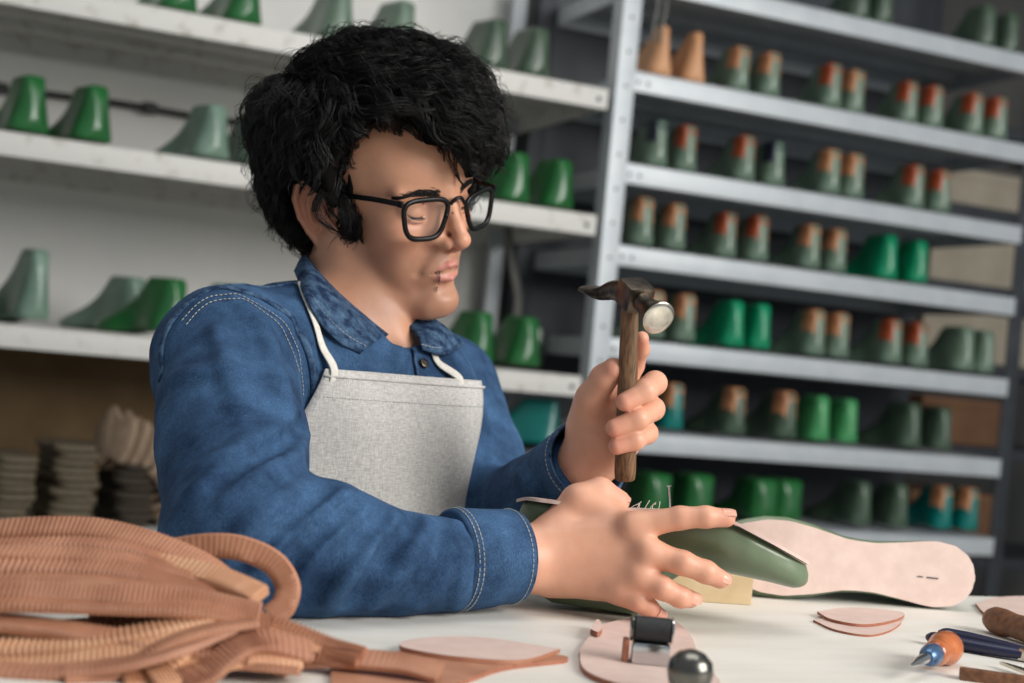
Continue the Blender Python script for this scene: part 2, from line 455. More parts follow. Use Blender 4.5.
for i, z in enumerate([SH_R0]+SH_R+[0.30]):
    s = child_local(local_mb_shelf(.022, 1.292, z, DR), 'shelf', M['shelf_steel'], rk)
    for bu in (.034, .062):
        b = bolt(s, bu, -.001, z-.027, .0045)
pl = child_local(post_mb(-.004, 2.35, 1), 'post', M['shelf_steel'], rk)
for k in range(24): bolt(pl, -.004+(.010 if k % 2 else -.010)*0, -.007, .30+k*.085, .0042)
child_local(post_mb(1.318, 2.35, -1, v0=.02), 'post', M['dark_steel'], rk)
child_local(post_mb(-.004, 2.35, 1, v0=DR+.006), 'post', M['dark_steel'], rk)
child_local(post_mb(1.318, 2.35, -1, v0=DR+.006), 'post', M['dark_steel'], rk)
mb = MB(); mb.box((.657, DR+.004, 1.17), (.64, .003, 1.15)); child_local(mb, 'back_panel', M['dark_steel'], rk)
lk = empty('shelving_rack', rack(-1.6, 0, 0), RANG, 'long white shelving unit standing against the pale wall, with worn shelf edges', 'rack')
for i, z in enumerate(SH_L):
    s = child_local(local_mb_shelf(-1.0, 1.555, z, .58), 'shelf', M['shelf_worn'], lk)
    bolt(s, 1.530, -.001, z-.027, .006); bolt(s, .03, -.001, z-.027, .006)
for u, v in ((-.97, .565), (1.53, .565), (-.97, .03)):
    mb = MB(); mb.box((u, v, 1.0), (.02, .012, 1.0), bev=.002); child_local(mb, 'post', M['shelf_steel'], lk)
mb = MB(); mb.box((.27, .52, .73), (1.26, .004, .20)); child_local(mb, 'back_panel', M['cardboard'], lk)
# the rack beyond, on the right, with boxes
bk = empty('shelving_rack', rack(1.5, .62, 0), RANG, 'dark rack beyond the right end of the grey rack, holding boxes', 'rack')
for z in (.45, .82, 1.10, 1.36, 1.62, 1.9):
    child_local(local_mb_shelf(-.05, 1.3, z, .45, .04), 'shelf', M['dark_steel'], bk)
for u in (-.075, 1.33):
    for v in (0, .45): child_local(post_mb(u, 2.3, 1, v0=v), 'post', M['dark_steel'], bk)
def carton(u, v, z, sx, sy, sz, mat, label, flap=True):
    e = empty('carton', rack(u, v, z), RANG+random.uniform(-.05, .05), label, 'box', 'cartons on the far rack')
    mb = MB(); mb.box((0, 0, sz/2), (sx/2, sy/2, sz/2), bev=.004); child_local(mb, 'carton_body', M[mat], e)
    mb = MB(); mb.box((0, 0, sz-.012), (sx/2+.004, sy/2+.004, .016), bev=.003); child_local(mb, 'lid', M[mat], e)
carton(1.80, .85, 1.362, .52, .36, .19, 'box_beige', 'wide beige carton on the far rack, upper one')
carton(1.80, .85, 1.102, .52, .36, .16, 'box_beige', 'low beige carton on the far rack, below the upper beige one')
carton(1.72, .85, .822, .34, .36, .15, 'box_brown', 'dark brown carton on the far rack near knee of shelf')
carton(1.75, .85, 1.622, .40, .36, .12, 'box_beige', 'beige carton on the far rack, at the top right edge')
carton(1.72, .85, .452, .36, .36, .2, 'box_brown', 'brown carton on the lowest seen shelf of the far rack')
# ------------------------------------------------------------------ shoe lasts
def prof(t, pts):
    x = [p[0] for p in pts]; y = [p[1] for p in pts]
    return float(np.interp(t, x, y))
W_SOLE = [(0, .0), (.008, .35), (.03, .62), (.08, .86), (.15, .94), (.25, .86), (.38, .78), (.5, .86), (.62, 1.10), (.72, 1.24), (.8, 1.2), (.88, 1.0), (.94, .72), (.98, .40), (1, .04)]
def sole_half(t): return .032*prof(t, W_SOLE)
def last_rings(L, H, cone=(.30, .34), n=22, top_w=.017, shear=0.0, heel_h=.012, ts=None, s0=0.0, s1=1.0, grow=0.0, wide=1.0, instep=1.0, heelw=1.18, bot=None):
    """rings of a shoe last standing on its sole; y from heel to toe"""
    ts = ts if ts is not None else [0, .006, .018, .04, .075, .12, .17, .23, .29, .34, .39, .45, .52, .6, .68, .76, .83, .89, .94, .975, .993, 1]
    rings = []
    for t in ts:
        wb = sole_half(max(t, .004))*wide*prof(t, [(0, heelw), (.2, heelw), (.45, 1), (1, 1)])
        zb = heel_h*prof(t, bot or [(0, 1.3), (.04, 1.0), (.3, .95), (.5, .45), (.7, 0), (.85, .1), (1, .75)])
        Hc = H
        zt = prof(t, [(0, .42*Hc), (.006, .52*Hc), (.018, .72*Hc), (.04, .97*Hc), (.06, Hc), (cone[1], Hc), (cone[1]+.05, .90*Hc*instep), (.5, .66*Hc*instep), (.62, .46*Hc), (.74, .345*Hc), (.86, .26*Hc), (.95, .19*Hc), (1, .12*Hc)])
        if bot: zt = max(zt, zb+.4*zt) if t < .6 else max(zt*.6, zb+prof(t, [(.6, .046), (.74, .042), (.86, .033), (.93, .028), (.97, .022), (.99, .015), (1, .008)]))
        if t < .02: zb += .018*(1-t/.02)
        c = prof(t, [(0, .55), (.03, 1), (cone[1], 1), (cone[1]+.12, .35), (.6, 0), (1, 0)])
        wt = top_w*prof(t, [(0, .25), (.02, .55), (.06, .95), (.12, 1), (cone[1], .9), (.5, .8), (1, .8)])
        half = []
        for i in range(n//2+1):
            s = s0+(s1-s0)*(.5-.5*math.cos(pi*i/(n//2)))
            w_box = wb+(min(wt, wb)-wb)*min(1, (s/.78))**.8
            if s < .10: w_box *= .80+.20*math.sqrt(max(0, 1-((.10-s)/.10)**2))
            if s > .93: w_box *= math.sqrt(max(0, 1-((s-.93)/.085)**2))
            w_el = wb*math.sqrt(max(0, 1-(max(0, s-.28)/.722)**2))*(1 if s > .12 else .86+.14*s/.12)
            w = c*w_box+(1-c)*w_el
            z = zb+(zt-zb)*s
            half.append((max(w, 0)+grow, t*L+shear*max(0, z-.03), z+(grow if s > .9 else 0)))
        ring = [(x, y, z) for x, y, z in half]+[(-x, y, z) for x, y, z in half[::-1]]
        rings.append(ring)
    return rings
def loft(rings, mb=None, mi=0):
    mb = mb or MB(); n = len(rings[0]); V = [p for r in rings for p in r]; Fs = []
    for i in range(len(rings)-1):
        for k in range(n):
            k2 = (k+1) % n
            Fs.append((i*n+k, i*n+k2, (i+1)*n+k2, (i+1)*n+k))
    Fs.append(tuple(range(n))[::-1]); Fs.append(tuple((len(rings)-1)*n+k for k in range(n)))
    return mb.add(V, Fs, mi)
def mb_mesh(mb, name):
    me = bpy.data.meshes.new(name); me.from_pydata(mb.V, [], mb.F); me.update()
    me.polygons.foreach_set('use_smooth', [True]*len(me.polygons))
    try: me.set_sharp_from_angle(angle=math.radians(55))
    except Exception: pass
    return me
LAST_KINDS = {}
def last_kind(kind):
    if kind in LAST_KINDS: return LAST_KINDS[kind]
    kw = dict(low=dict(L=.25, H=.126, top_w=.0195, wide=.84, heelw=1.36), tall=dict(L=.25, H=.150, top_w=.0185, cone=(.3, .30)), wide=dict(L=.255, H=.122, top_w=.0225, wide=1.08, heelw=1.42), block=dict(L=.24, H=.108, top_w=.034, cone=(.3, .42), wide=1.02, heelw=1.25), wood=dict(L=.22, H=.135, top_w=.013, cone=(.3, .24), wide=.95, heelw=1.3), big=dict(L=.27, H=.130, top_w=.020, cone=(.3, .36), wide=.92, heelw=1.36))[kind]
    body = mb_mesh(loft(last_rings(**kw)), 'last_body')
    kc = dict(kw); ts = [.028, .045, .08, .12, .17, .215]
    cap = mb_mesh(loft(last_rings(ts=ts, s0=.52, s1=1.0, grow=.0012, **kc)), 'heel_cap')
    LAST_KINDS[kind] = (body, cap); return LAST_KINDS[kind]
MESH_BY_MAT = {}
def with_mat(me, mat):
    k = (me.name, mat)
    if k not in MESH_BY_MAT:
        c = me.copy(); c.materials.clear(); c.materials.append(M[mat]); MESH_BY_MAT[k] = c
    return MESH_BY_MAT[k]
def shoe_last(u, v, z, kind, mat, cap, label, group, rz=0.0, sc=1.0, hole=False):
    body, capm = last_kind(kind)
    e = bpy.data.objects.new('shoe_last', None); COL.objects.link(e); e.empty_display_size = .05
    e.location = tuple(rack(u, v, z)); e.rotation_euler = (0, 0, RANG+rz); e.scale = (sc, sc, sc)
    tag(e, label, 'shoe last', group)
    o = bpy.data.objects.new('last_body', with_mat(body, mat)); COL.objects.link(o); o.parent = e
    if cap:
        o2 = bpy.data.objects.new('heel_cap', with_mat(capm, cap)); COL.objects.link(o2); o2.parent = e
        o2['label'] = {'cap_orange': 'orange heel cap', 'cap_tan': 'tan heel cap', 'cap_navy': 'dark navy heel cap'}[cap]
    if hole:
        mb = MB(); mb.lathe([(.008, 0), (.008, .004), (.005, .0045), (.005, .002)], (0.0, .045, .1035), (0, 0, 1), 14)
        h = mb.build('pin_socket', M['last_light'], None, smooth=False); h.parent = e
    return e
CN = {'last_green': 'deep green', 'last_bright': 'bright emerald', 'last_teal': 'teal', 'last_sage': 'sage green', 'last_forest': 'dark grey-green', 'last_light': 'light green', 'sage_glaze': 'pale grey-green', 'wood_tan': 'bare tan wooden'}
CAPN = {'cap_orange': ' with orange heel cap', 'cap_tan': ' with tan heel cap', 'cap_navy': ' with navy heel cap', None: ''}
ORD = ['top', 'second', 'third', 'fourth', 'fifth', 'sixth', 'seventh']
PAIR = ['first', 'second', 'third', 'fourth', 'fifth']
R_ROWS = [
 [(866, 'low', 'last_forest', None), (884, 'low', 'last_forest', None), (988, 'low', 'last_forest', None), (1014, 'low', 'last_forest', None)],
 [(662, 'wood', 'wood_tan', None), (697, 'wood', 'wood_tan', None), (743, 'low', 'last_sage', 'cap_tan'), (772, 'low', 'last_sage', 'cap_tan'), (833, 'low', 'last_sage', 'cap_orange'), (860, 'low', 'last_sage', 'cap_tan'), (912, 'low', 'last_sage', 'cap_orange'), (936, 'low', 'last_sage', 'cap_orange'), (977, 'low', 'last_sage', 'cap_orange'), (1000, 'low', 'last_sage', 'cap_orange')],
 [(660, 'low', 'last_sage', 'cap_navy'), (690, 'low', 'last_sage', 'cap_orange'), (748, 'low', 'last_sage', 'cap_orange'), (778, 'low', 'last_sage', 'cap_navy'), (833, 'low', 'last_sage', 'cap_tan'), (857, 'low', 'last_sage', 'cap_tan'), (919, 'low', 'last_sage', 'cap_orange'), (943, 'low', 'last_sage', 'cap_orange')],
 [(645, 'low', 'last_sage', 'cap_tan'), (677, 'low', 'last_sage', 'cap_tan'), (731, 'low', 'last_sage', 'cap_orange'), (763, 'low', 'last_sage', 'cap_orange'), (814, 'low', 'last_sage', 'cap_tan'), (842, 'low', 'last_sage', 'cap_tan'), (893, 'big', 'last_bright', None), (921, 'low', 'last_bright', None)],
 [(655, 'low', 'last_sage', 'cap_tan'), (688, 'low', 'last_sage', 'cap_tan'), (735, 'big', 'last_bright', None), (762, 'low', 'last_bright', None), (818, 'low', 'last_sage', 'cap_tan'), (842, 'low', 'last_sage', 'cap_tan'), (895, 'low', 'last_sage', 'cap_orange'), (924, 'low', 'last_sage', 'cap_orange'), (966, 'big', 'last_sage', None), (990, 'low', 'last_sage', None)],
 [(642, 'low', 'last_teal', 'cap_tan'), (676, 'low', 'last_teal', 'cap_tan'), (737, 'big', 'last_forest', 'cap_tan'), (789, 'big', 'last_forest', 'cap_tan'), (822, 'low', 'last_light', None), (851, 'low', 'last_light', None), (915, 'big', 'last_forest', None), (946, 'low', 'last_forest', None)],
 [(660, 'block', 'last_green', None), (702, 'block', 'last_green', None), (768, 'block', 'last_green', None), (791, 'block', 'last_green', None), (864, 'big', 'last_forest', None), (900, 'low', 'last_forest', None), (948, 'low', 'last_teal', 'cap_tan'), (980, 'low', 'last_teal', 'cap_tan')]]
HALF = {'low': .0355, 'big': .038, 'block': .042, 'wood': .038, 'tall': .038}
for ri, row in enumerate(R_ROWS):
    us = []
    z = ([SH_R0]+SH_R)[ri]
    py0 = {0: 30, 1: 100, 2: 190, 3: 280, 4: 365, 5: 450, 6: 540}[ri]
    for i, (px, kind, mat, cap) in enumerate(row):
        u = rack_u(px, py0, .05)[0]
        # solve u so that the heel stands at this column on this shelf
        for _ in range(6):
            X = rack(u, .04, z); v_ = X-CAM; dd = v_@CF; pxx = 512+FPX*(v_@CR)/dd
            u += (px-pxx)*dd/FPX/.95
        us.append(u)
    for _ in range(40):                    # mates stand beside one another, never inside one another
        for i in range(len(us)-1):
            g_ = (HALF[row[i][1]]+HALF[row[i+1][1]])-(us[i+1]-us[i])
            if g_ > 0: us[i] -= g_*.5; us[i+1] += g_*.5
        us[0] = max(us[0], .062); us[-1] = min(us[-1], 1.25)
    for i, (px, kind, mat, cap) in enumerate(row):
        u = us[i]; side = 'left' if i % 2 == 0 else 'right'
        lab = f'{CN[mat]} last{CAPN[cap]}, {side} of {PAIR[i//2]} pair, {ORD[ri]} shelf of grey rack'
        shoe_last(u, .035+RNG.uniform(-.008, .012), z, kind, mat, cap, lab, f'shoe lasts on the {ORD[ri]} rack shelf', rz=RNG.uniform(-.02, .02)+.04, sc=(1.12 if kind == 'block' else 1.04)+RNG.uniform(-.03, .02), hole=(kind == 'block'))
L_ROWS = [
 [(184, 'low', 'last_green'), (250, 'low', 'last_green'), (343, 'low', 'last_sage'), (406, 'low', 'last_sage'), (499, 'low', 'last_forest'), (541, 'low', 'last_forest')],
 [(33, 'low', 'last_green'), (97, 'low', 'last_green'), (217, 'low', 'sage_glaze'), (264, 'low', 'last_sage'), (521, 'low', 'last_green'), (564, 'low', 'last_green')],
 [(-16, 'tall', 'sage_glaze'), (38, 'tall', 'sage_glaze'), (138, 'low', 'sage_glaze'), (178, 'low', 'last_green'), (236, 'low', 'last_light'), (484, 'low', 'last_green'), (530, 'low', 'last_green')]]
HINT = {(0, 0): 'first from the left', (0, 1): 'second from the left', (0, 2): 'above the dark hair, left', (0, 3): 'above the dark hair, right', (0, 4): 'first right of the hair', (0, 5): 'nearest the white post',
        (1, 0): 'first from the left', (1, 1): 'second from the left', (1, 2): 'third from the left', (1, 3): 'half hidden by the hair', (1, 4): 'just right of the glasses', (1, 5): 'nearest the white post',
        (2, 0): 'cut off at the left end', (2, 1): 'with a tall narrow neck', (2, 2): 'behind a deeper green one', (2, 3): 'in front of a paler one', (2, 4): 'behind the denim shoulder', (2, 5): 'just right of the shirt collar', (2, 6): 'nearest the white post'}
for ri, row in enumerate(L_ROWS):
    z = SH_L[ri]
    for i, (px, kind, mat) in enumerate(row):
        v0 = .05 if not (ri == 2 and i == 2) else .26
        u = rack_u(px, {0: 20, 1: 150, 2: 340}[ri], v0)[0]
        for _ in range(6):
            X = rack(u, v0, z); v_ = X-CAM; dd = v_@CF; pxx = 512+FPX*(v_@CR)/dd
            u += (px-pxx)*dd/FPX/.9
        rz = RNG.uniform(-.04, .04)+.34
        if ri == 2 and i in (2, 3): rz = .55
        shoe_last(u, v0-.01, z, 'wide' if kind == 'low' else kind, mat, None, f'{CN[mat]} shoe last on the {ORD[ri]} wall shelf, {HINT[(ri, i)]}', f'shoe lasts on the {ORD[ri]} wall shelf', rz=rz, sc=1.09)
# odd lasts and felt lying in the recess by the post
def lying(px, py, v, z, mat, lab, rz, kind='big'):
    u = rack_u(px, py, v)[0]
    shoe_last(u, v, z, kind, mat, None, lab, 'spare lasts lying in the corner by the post', rz=rz, sc=.95)
lying(548, 60, .36, SH_L[0], 'last_forest', 'dark grey-green last lying crosswise on the top wall shelf by the post', 1.2)
lying(548, 190, .37, SH_L[1], 'last_forest', 'dark grey-green last lying crosswise on the second wall shelf by the post', 1.25)
lying(545, 345, .37, SH_L[2], 'last_forest', 'dark grey-green last lying crosswise on the third wall shelf by the post', 1.2)
lying(560, 425, .10, SH_L[2]-.19, 'last_teal', 'teal last lying low in the corner, under the lowest shelf by the post', 1.1)
mb = MB(); mb.box((-.16, .25, SH_L[2]-.196), (.13, .25, .005), bev=.002)
o = child_local(mb, 'corner_board', M['dark_steel'], None); o.location = tuple(rack(-.035, .01, 0)); o.rotation_euler = (0, 0, RANG)
tag(o, 'narrow dark board in the corner below the wall shelves, carrying a teal last', 'board')
def felt(px, py, v, z, lab):
    u = rack_u(px, py, v)[0]
    V = []; n = 14; mbf = MB()
    pts = [rack(u-.10+.16*k/n, v, z+.020+.075*math.sin(pi*(k/n))**1.0) for k in range(n+1)]
    mbf.tube(pts, .045, 4, flat=(1.0, .05), up=(0, 0, 1))
    o = mbf.build('felt_sheet', M['gray_felt'], None, smooth=False)
    tag(o, lab, 'felt', 'grey felt sheets by the post')
felt(528, 60, .47, SH_L[0], 'pale grey felt sheet bowed up on the top wall shelf by the post')
felt(528, 190, .47, SH_L[1], 'pale grey felt sheet bowed up on the second wall shelf by the post')
# cable on the wall, pale hanging strap
u0 = rack_u(-30, 88, .60)[0]; u1 = rack_u(270, 128, .60)[0]
zs = [rack_u(x, y, .60) for x, y in ((-40, 82), (0, 88), (60, 95), (120, 103), (150, 108), (190, 115), (235, 121), (300, 128))]
mb = MB(); mb.tube(catmull([rack(a, .60+.012, b) for a, b in zs], 50), .009, 8)
for a, b in zs[1::3]: mb.box(rack(a, .61, b), (.018, .016, .014), np.array(Matrix.Rotation(RANG, 3, 'Z')), bev=.003)
tag(mb.build('wall_cable', M['cable_black'], None, smooth=True), 'black cable clipped along the pale wall between the shelves', 'cable')
pp = [rack(*((lambda t: (t[0], .30, t[1]))(rack_u(x, y, .30)))) for x, y in ((508, 224), (512, 262), (518, 300), (514, 340), (517, 362))]
mb = MB(); mb.tube(catmull(pp, 24), .012, 6, flat=(1, .25), up=tuple(RV))
tag(mb.build('hanging_strap', M['gray_felt'], None, smooth=True), 'pale grey strap hanging down behind the collar between the wall shelves', 'strap')
pp = [rack(*((lambda t: (t[0], .005, t[1]))(rack_u(x, y, .005)))) for x, y in ((655, -20), (658, 5), (654, 25), (652, 42))]
for k, (dx, nm) in enumerate(((0, 'left one'), (9, 'right one'))):
    mb = MB(); mb.tube(catmull([np.array(p)+RD*(dx*.0026) for p in pp], 16), .004, 6)
    tag(mb.build('dangling_cord', M['gray_felt'], None, smooth=True), f'thin pale cord dangling before the wooden lasts, {nm}', 'cord', 'cords at the white post')
# ------------------------------------------------------------------ stacks of soles on the low shelf
def sole_mesh(L=.19, w=1.25, t=.012, n=26):
    pts = []
    for i in range(n+1):
        s = .5-.5*math.cos(pi*i/n); pts.append((sole_half(max(min(s, .999), .003))*w, s*L))
    out = pts+[(-x, y) for x, y in pts[-2:0:-1]]
    mb = MB(); m = len(out); V = []; Fs = []
    for z, g in ((0, .94), (t*.25, 1), (t*.75, 1), (t, .94)):
        V += [(x*g, (y-L/2)*g, z) for x, y in out]
    for j in range(3):
        for k in range(m): Fs.append((j*m+k, j*m+(k+1) % m, (j+1)*m+(k+1) % m, (j+1)*m+k))
    Fs.append(tuple(range(m))[::-1]); Fs.append(tuple(3*m+k for k in range(m)))
    mb.add(V, Fs); return mb_mesh(mb, 'sole_blank')
SOLE = sole_mesh()
def sole_stack(px, n, mat, wd, which, z0=SH_L[3], v=.14, lean=0.0, pitch=.0158):
    u = rack_u(px, 520, v)[0]
    me = with_mat(SOLE, mat)
    for k in range(n):
        o = bpy.data.objects.new('sole_blank', me); COL.objects.link(o)
        o.location = tuple(rack(u+RNG.uniform(-.007, .007)+lean*k, v+RNG.uniform(-.008, .008), z0+.002+k*pitch))
        o.rotation_euler = (RNG.uniform(-.008, .008), RNG.uniform(-.008, .008), RANG+RNG.uniform(-.10, .10)+.16)
        o.scale = (wd*1.15, .95, 1.15)
        tag(o, f'brown sole, number {["one","two","three","four","five","six","seven","eight","nine","ten","eleven","twelve"][k]} from the bottom of the {which}', 'shoe sole', f'soles in the {which}')
sole_stack(3, 9, 'sole_rubber', 1.0, 'stack at the left edge')
sole_stack(64, 11, 'sole_rubber', 1.08, 'tall second stack')
sole_stack(122, 9, 'sole_dark', .95, 'dark third stack')
sole_stack(160, 7, 'sole_dark', .95, 'stack beside the denim sleeve', v=.2)
me = with_mat(SOLE, 'sole_pale')
_pp = []
for px, py in ((112, 437), (128, 442), (150, 456), (170, 478), (188, 506)):
    u, zz = rack_u(px, py, .10); _pp.append(rack(u, .10, zz))
_pp = catmull(_pp, 60); _ln = np.concatenate([[0], np.cumsum(np.linalg.norm(np.diff(_pp, axis=0), axis=1))])
NTH = ["first", "second", "third", "fourth", "fifth", "sixth", "seventh", "eighth", "ninth", "tenth", "eleventh", "twelfth"]
for k in range(11):
    s_ = _ln[-1]*k/10*1.12; X = np.array([np.interp(s_, _ln, _pp[:, i]) for i in range(3)])
    ang = -.25-.75*k/10                    # the row tips over further to the right
    hz = RD*.84+RV*.54; nrm = hz*math.cos(ang)+np.array([0, 0, math.sin(ang)])
    yv = RV*.84-RD*.54; xv = np.cross(yv, nrm)
    Rm = Matrix(np.stack([xv, yv, nrm], 1).tolist())@Matrix.Rotation(RNG.uniform(-.05, .05), 3, 'Z')
    o = bpy.data.objects.new('sole_blank', me); COL.objects.link(o)
    o.location = tuple(X); o.rotation_euler = Rm.to_euler(); o.scale = (1.45, .66, 1.0)
    tag(o, f'pale sole blank, {NTH[k]} from the left in the row tipped over the stacks', 'shoe sole', 'pale soles tipped over on the stacks')
# ------------------------------------------------------------------ work table
_B = on_z(1024, 597, TABLE_Z); TV = float(_B@RV)            # back edge runs parallel to the racks
def tab(px, py, h=0.0): return on_z(px, py, TABLE_Z+h)
def tpt(u, v, z=TABLE_Z): return RD*u+RV*v+np.array([0, 0, z])
tb = empty('work_table', tpt(.3, TV-.5, 0), RANG, 'large work table with a plain cream top, the man leaning on it', 'table')
mb = MB(); mb.box((0, 0, TABLE_Z-.02), (1.25, .5, .02), bev=.003); child_local(mb, 'table_top', M['table_cream'], tb)
for sx in (-1, 1):
    for sy in (-1, 1):
        mb = MB(); mb.box((sx*1.18, sy*.44, (TABLE_Z-.04)/2), (.03, .03, (TABLE_Z-.04)/2), bev=.003); child_local(mb, 'leg', M['wood_block'], tb)
# ------------------------------------------------------------------ lasts with leather insoles (large, near)
def hi_last(L, H, shear, cone, **k):
    ts = sorted(set([round(x, 4) for x in list(np.linspace(0, 1, 46)**1.0)]+[.004, .01, .016, .99, .996]))
    return loft(last_rings(L, H, cone=cone, ts=ts, n=32, shear=shear, **k))
def insole_mb(L, heel_h, th=.0032, grow=.0015, wide=1.0, n=60, bot=None):
    """a leather sheet under the last's sole, following its curve; local z points to the last"""
    mb = MB(); V = []; Fs = []; top = []
    ts = .5-.5*np.cos(pi*np.arange(n+1)/n)
    zb = lambda t: heel_h*prof(t, bot or [(0, 1.0), (.04, 1.0), (.3, .95), (.5, .45), (.7, 0), (.85, .1), (1, .75)])
    W = [(t, sole_half(max(min(t, .9985), .002))*wide*prof(t, [(0, 1.18), (.2, 1.18), (.45, 1), (1, 1)])*.97+grow) for t in ts]
    cols = np.linspace(-1, 1, 9)
    for lay in (0, 1):
        for t, w in W:
            for c in cols: V.append((c*w, t*(L+2*grow)-grow, zb(t)-(.0004 if lay else th)))
    m = len(cols); N1 = len(W)*m
    for i in range(len(W)-1):
        for j in range(m-1):
            a = i*m+j; Fs.append((a+1, a, a+m, a+m+1)); b = N1+a; Fs.append((b, b+1, b+m+1, b+m))
        for j in (0, m-1):
            a = i*m+j; f = (a, a+m, N1+a+m, N1+a); Fs.append(f if j else f[::-1])
    return mb.add(V, Fs)
def frame_obj(o, origin, Ldir, up):
    """place so local y runs along Ldir and local z along up"""
    y = np.asarray(Ldir, float); y /= np.linalg.norm(y); z = np.asarray(up, float); z = z-y*(z@y); z /= np.linalg.norm(z); x = np.cross(y, z)
    m4 = Matrix.Identity(4)
    for i in range(3):
        m4[i][0] = x[i]; m4[i][1] = y[i]; m4[i][2] = z[i]; m4[i][3] = origin[i]
    o.matrix_world = m4; bpy.context.view_layer.update()
# held last: upside down, sole up
hA = P(521, 488, 1.250); hB = P(788, 527, 1.222)
HL = .252
Ld = (hB-hA)/np.linalg.norm(hB-hA)
hup = np.array([0, 0, 1.0])+RV*.10          # sole normal, tipped slightly away
held = empty('shoe_last', (0, 0, 0), 0, 'grey-green shoe last held upside down in the hand, sole upward', 'shoe last')
frame_obj(held, hA, Ld, -hup)
HBOT = [(0, .6), (.04, .45), (.3, .40), (.5, .15), (.62, 0), (.74, .22), (.86, .72), (1, 1.35)]
mb = hi_last(HL, .093, .40, (.3, .36), heel_h=.022, heelw=1.12, top_w=.021, bot=HBOT)
o = mb_mesh(mb, 'last_body'); o = link('last_body', o, M['last_held'], held, False)
mb = insole_mb(HL, .022, grow=.002, wide=1.10, bot=HBOT)
o = mb.build('insole', M['leather_pink'], None, angle=40); o.parent = held; o['label'] = 'pale leather insole tacked on the sole'
mb = insole_mb(HL, .022, th=.0012, grow=.0003, wide=1.06, bot=HBOT)
o = mb.build('gap_shade', M['steel_dark'], None, angle=40); o.parent = held  # dark sheet put in as the shaded gap between insole and last
# last lying on its side, sole turned to the camera
sH = P(979, 579, 1.425); sT = P(702, 549, 1.392)
SL = .280
sd_ = (sT-sH)/np.linalg.norm(sT-sH)
side = empty('shoe_last', (0, 0, 0), 0, 'green shoe last lying on its side, pink leather insole facing out', 'shoe last')
tocam = CAM-(sH+sT)/2; tocam[2] = 0; tocam /= np.linalg.norm(tocam)
sn = tocam+np.array([0, 0, .11])
frame_obj(side, sH, sd_, -sn)
mb = hi_last(SL, .105, .3, (.3, .34), heel_h=.012, heelw=1.14, top_w=.018, grow=.0035, wide=.93)
o = link('last_body', mb_mesh(mb, 'last_body'), M['last_held'], side, False)
mb = insole_mb(SL, .012, grow=.0, wide=.955)
o = mb.build('insole', M['leather_pink'], None, angle=40); o.parent = side; o['label'] = 'pink leather insole with a small slit at the heel'
mb = MB(); mb.box((.004, .045, .0082), (.0006, .006, .0006)); mb.box((.004, .058, .0082), (.0005, .003, .0006))
o = mb.build('slit', M['hole_dark'], None); o.parent = side
# wood block behind the hand
e = empty('wood_block', tab(676, 603), RANG-.25, 'light wooden block on the table behind the held last', 'block')
mb = MB(); mb.box((0, .045, .0185), (.078, .030, .0185), bev=.002); child_local(mb, 'block_body', M['wood_block'], e)
# nail standing in the sole, waxed threads
nb = P(671, 521, 1.24); nt_ = P(669, 487, 1.24)
mb = MB(); mb.lathe([(.0004, -.004), (.0009, .002), (.0009, np.linalg.norm(nt_-nb)), (.0022, np.linalg.norm(nt_-nb)+.0003), (.0022, np.linalg.norm(nt_-nb)+.0013)], nb, nt_-nb, 10)
tag(mb.build('nail', M['steel_chrome'], None), 'thin bright nail standing upright in the sole of the held last', 'nail')
# ------------------------------------------------------------------ flat leather pieces
def flat_piece(name, outline, z0, th, mat, label, group=None, edge='leather_edge', wob=.0):
    """outline: pixel points on the table plane"""
    pts = np.array([tab(x, y, z0) for x, y in outline]); pts = catmull(np.vstack([pts, pts[:1]]), 64)[:-1]
    c = pts.mean(0); n = len(pts); V = [c+np.array([0, 0, th])]; Fs = []
    for k, zz in enumerate((th, 0.0)):
        for i, p in enumerate(pts): V.append(p+np.array([0, 0, zz]))
    V.append(c)
    area2 = sum(pts[i][0]*pts[(i+1) % n][1]-pts[(i+1) % n][0]*pts[i][1] for i in range(n))
    mi = []
    for i in range(n):
        j = (i+1) % n
        t = (0, 1+i, 1+j); s_ = (1+j, 1+i, 1+n+i, 1+n+j); b = (2*n+1, 1+n+j, 1+n+i)
        if area2 < 0: t, s_, b = t[::-1], s_[::-1], b[::-1]
        Fs += [t, s_, b]; mi += [0, 1, 0]
    me = bpy.data.meshes.new(name); me.from_pydata([tuple(v) for v in V], [], Fs); me.update()
    me.polygons.foreach_set('material_index', mi)
    return tag(link(name, me, [M[mat], M[edge]]), label, 'leather', group)
flat_piece('leather_insole', [(579, 655), (590, 640), (606, 628), (640, 622), (672, 625), (690, 640), (700, 665), (720, 690), (690, 705), (620, 690), (584, 675)], 0, .004, 'leather_pink', 'pink leather piece on the table under the black thread roll')
flat_piece('leather_scrap', [(590, 634), (597, 624), (602, 631), (598, 637)], .0045, .004, 'leather_pink', 'tiny pink leather scrap lying on the edge of the pink piece')
flat_piece('leather_crescent', [(813, 622), (850, 617), (898, 620), (894, 630), (870, 637), (836, 632)], 0, .002, 'leather_pink', 'lower pink leather crescent below the last lying on its side')
flat_piece('leather_crescent', [(817, 614), (850, 610), (900, 614), (898, 621), (866, 627), (832, 622)], .0022, .0025, 'leather_pink', 'upper pink leather crescent tucked under the last lying on its side')
flat_piece('leather_sheet', [(975, 606), (1000, 599.5), (1050, 600), (1080, 612), (1040, 625), (990, 618)], 0, .003, 'leather_pink', 'pale leather sheet behind the wooden awl at the right edge')
flat_piece('leather_sheet', [(330, 668), (400, 655), (470, 652), (545, 657), (566, 663), (500, 672), (420, 700), (340, 700)], 0, .003, 'leather_rose', 'rosy leather sheet at the bottom edge beside the leather strips')
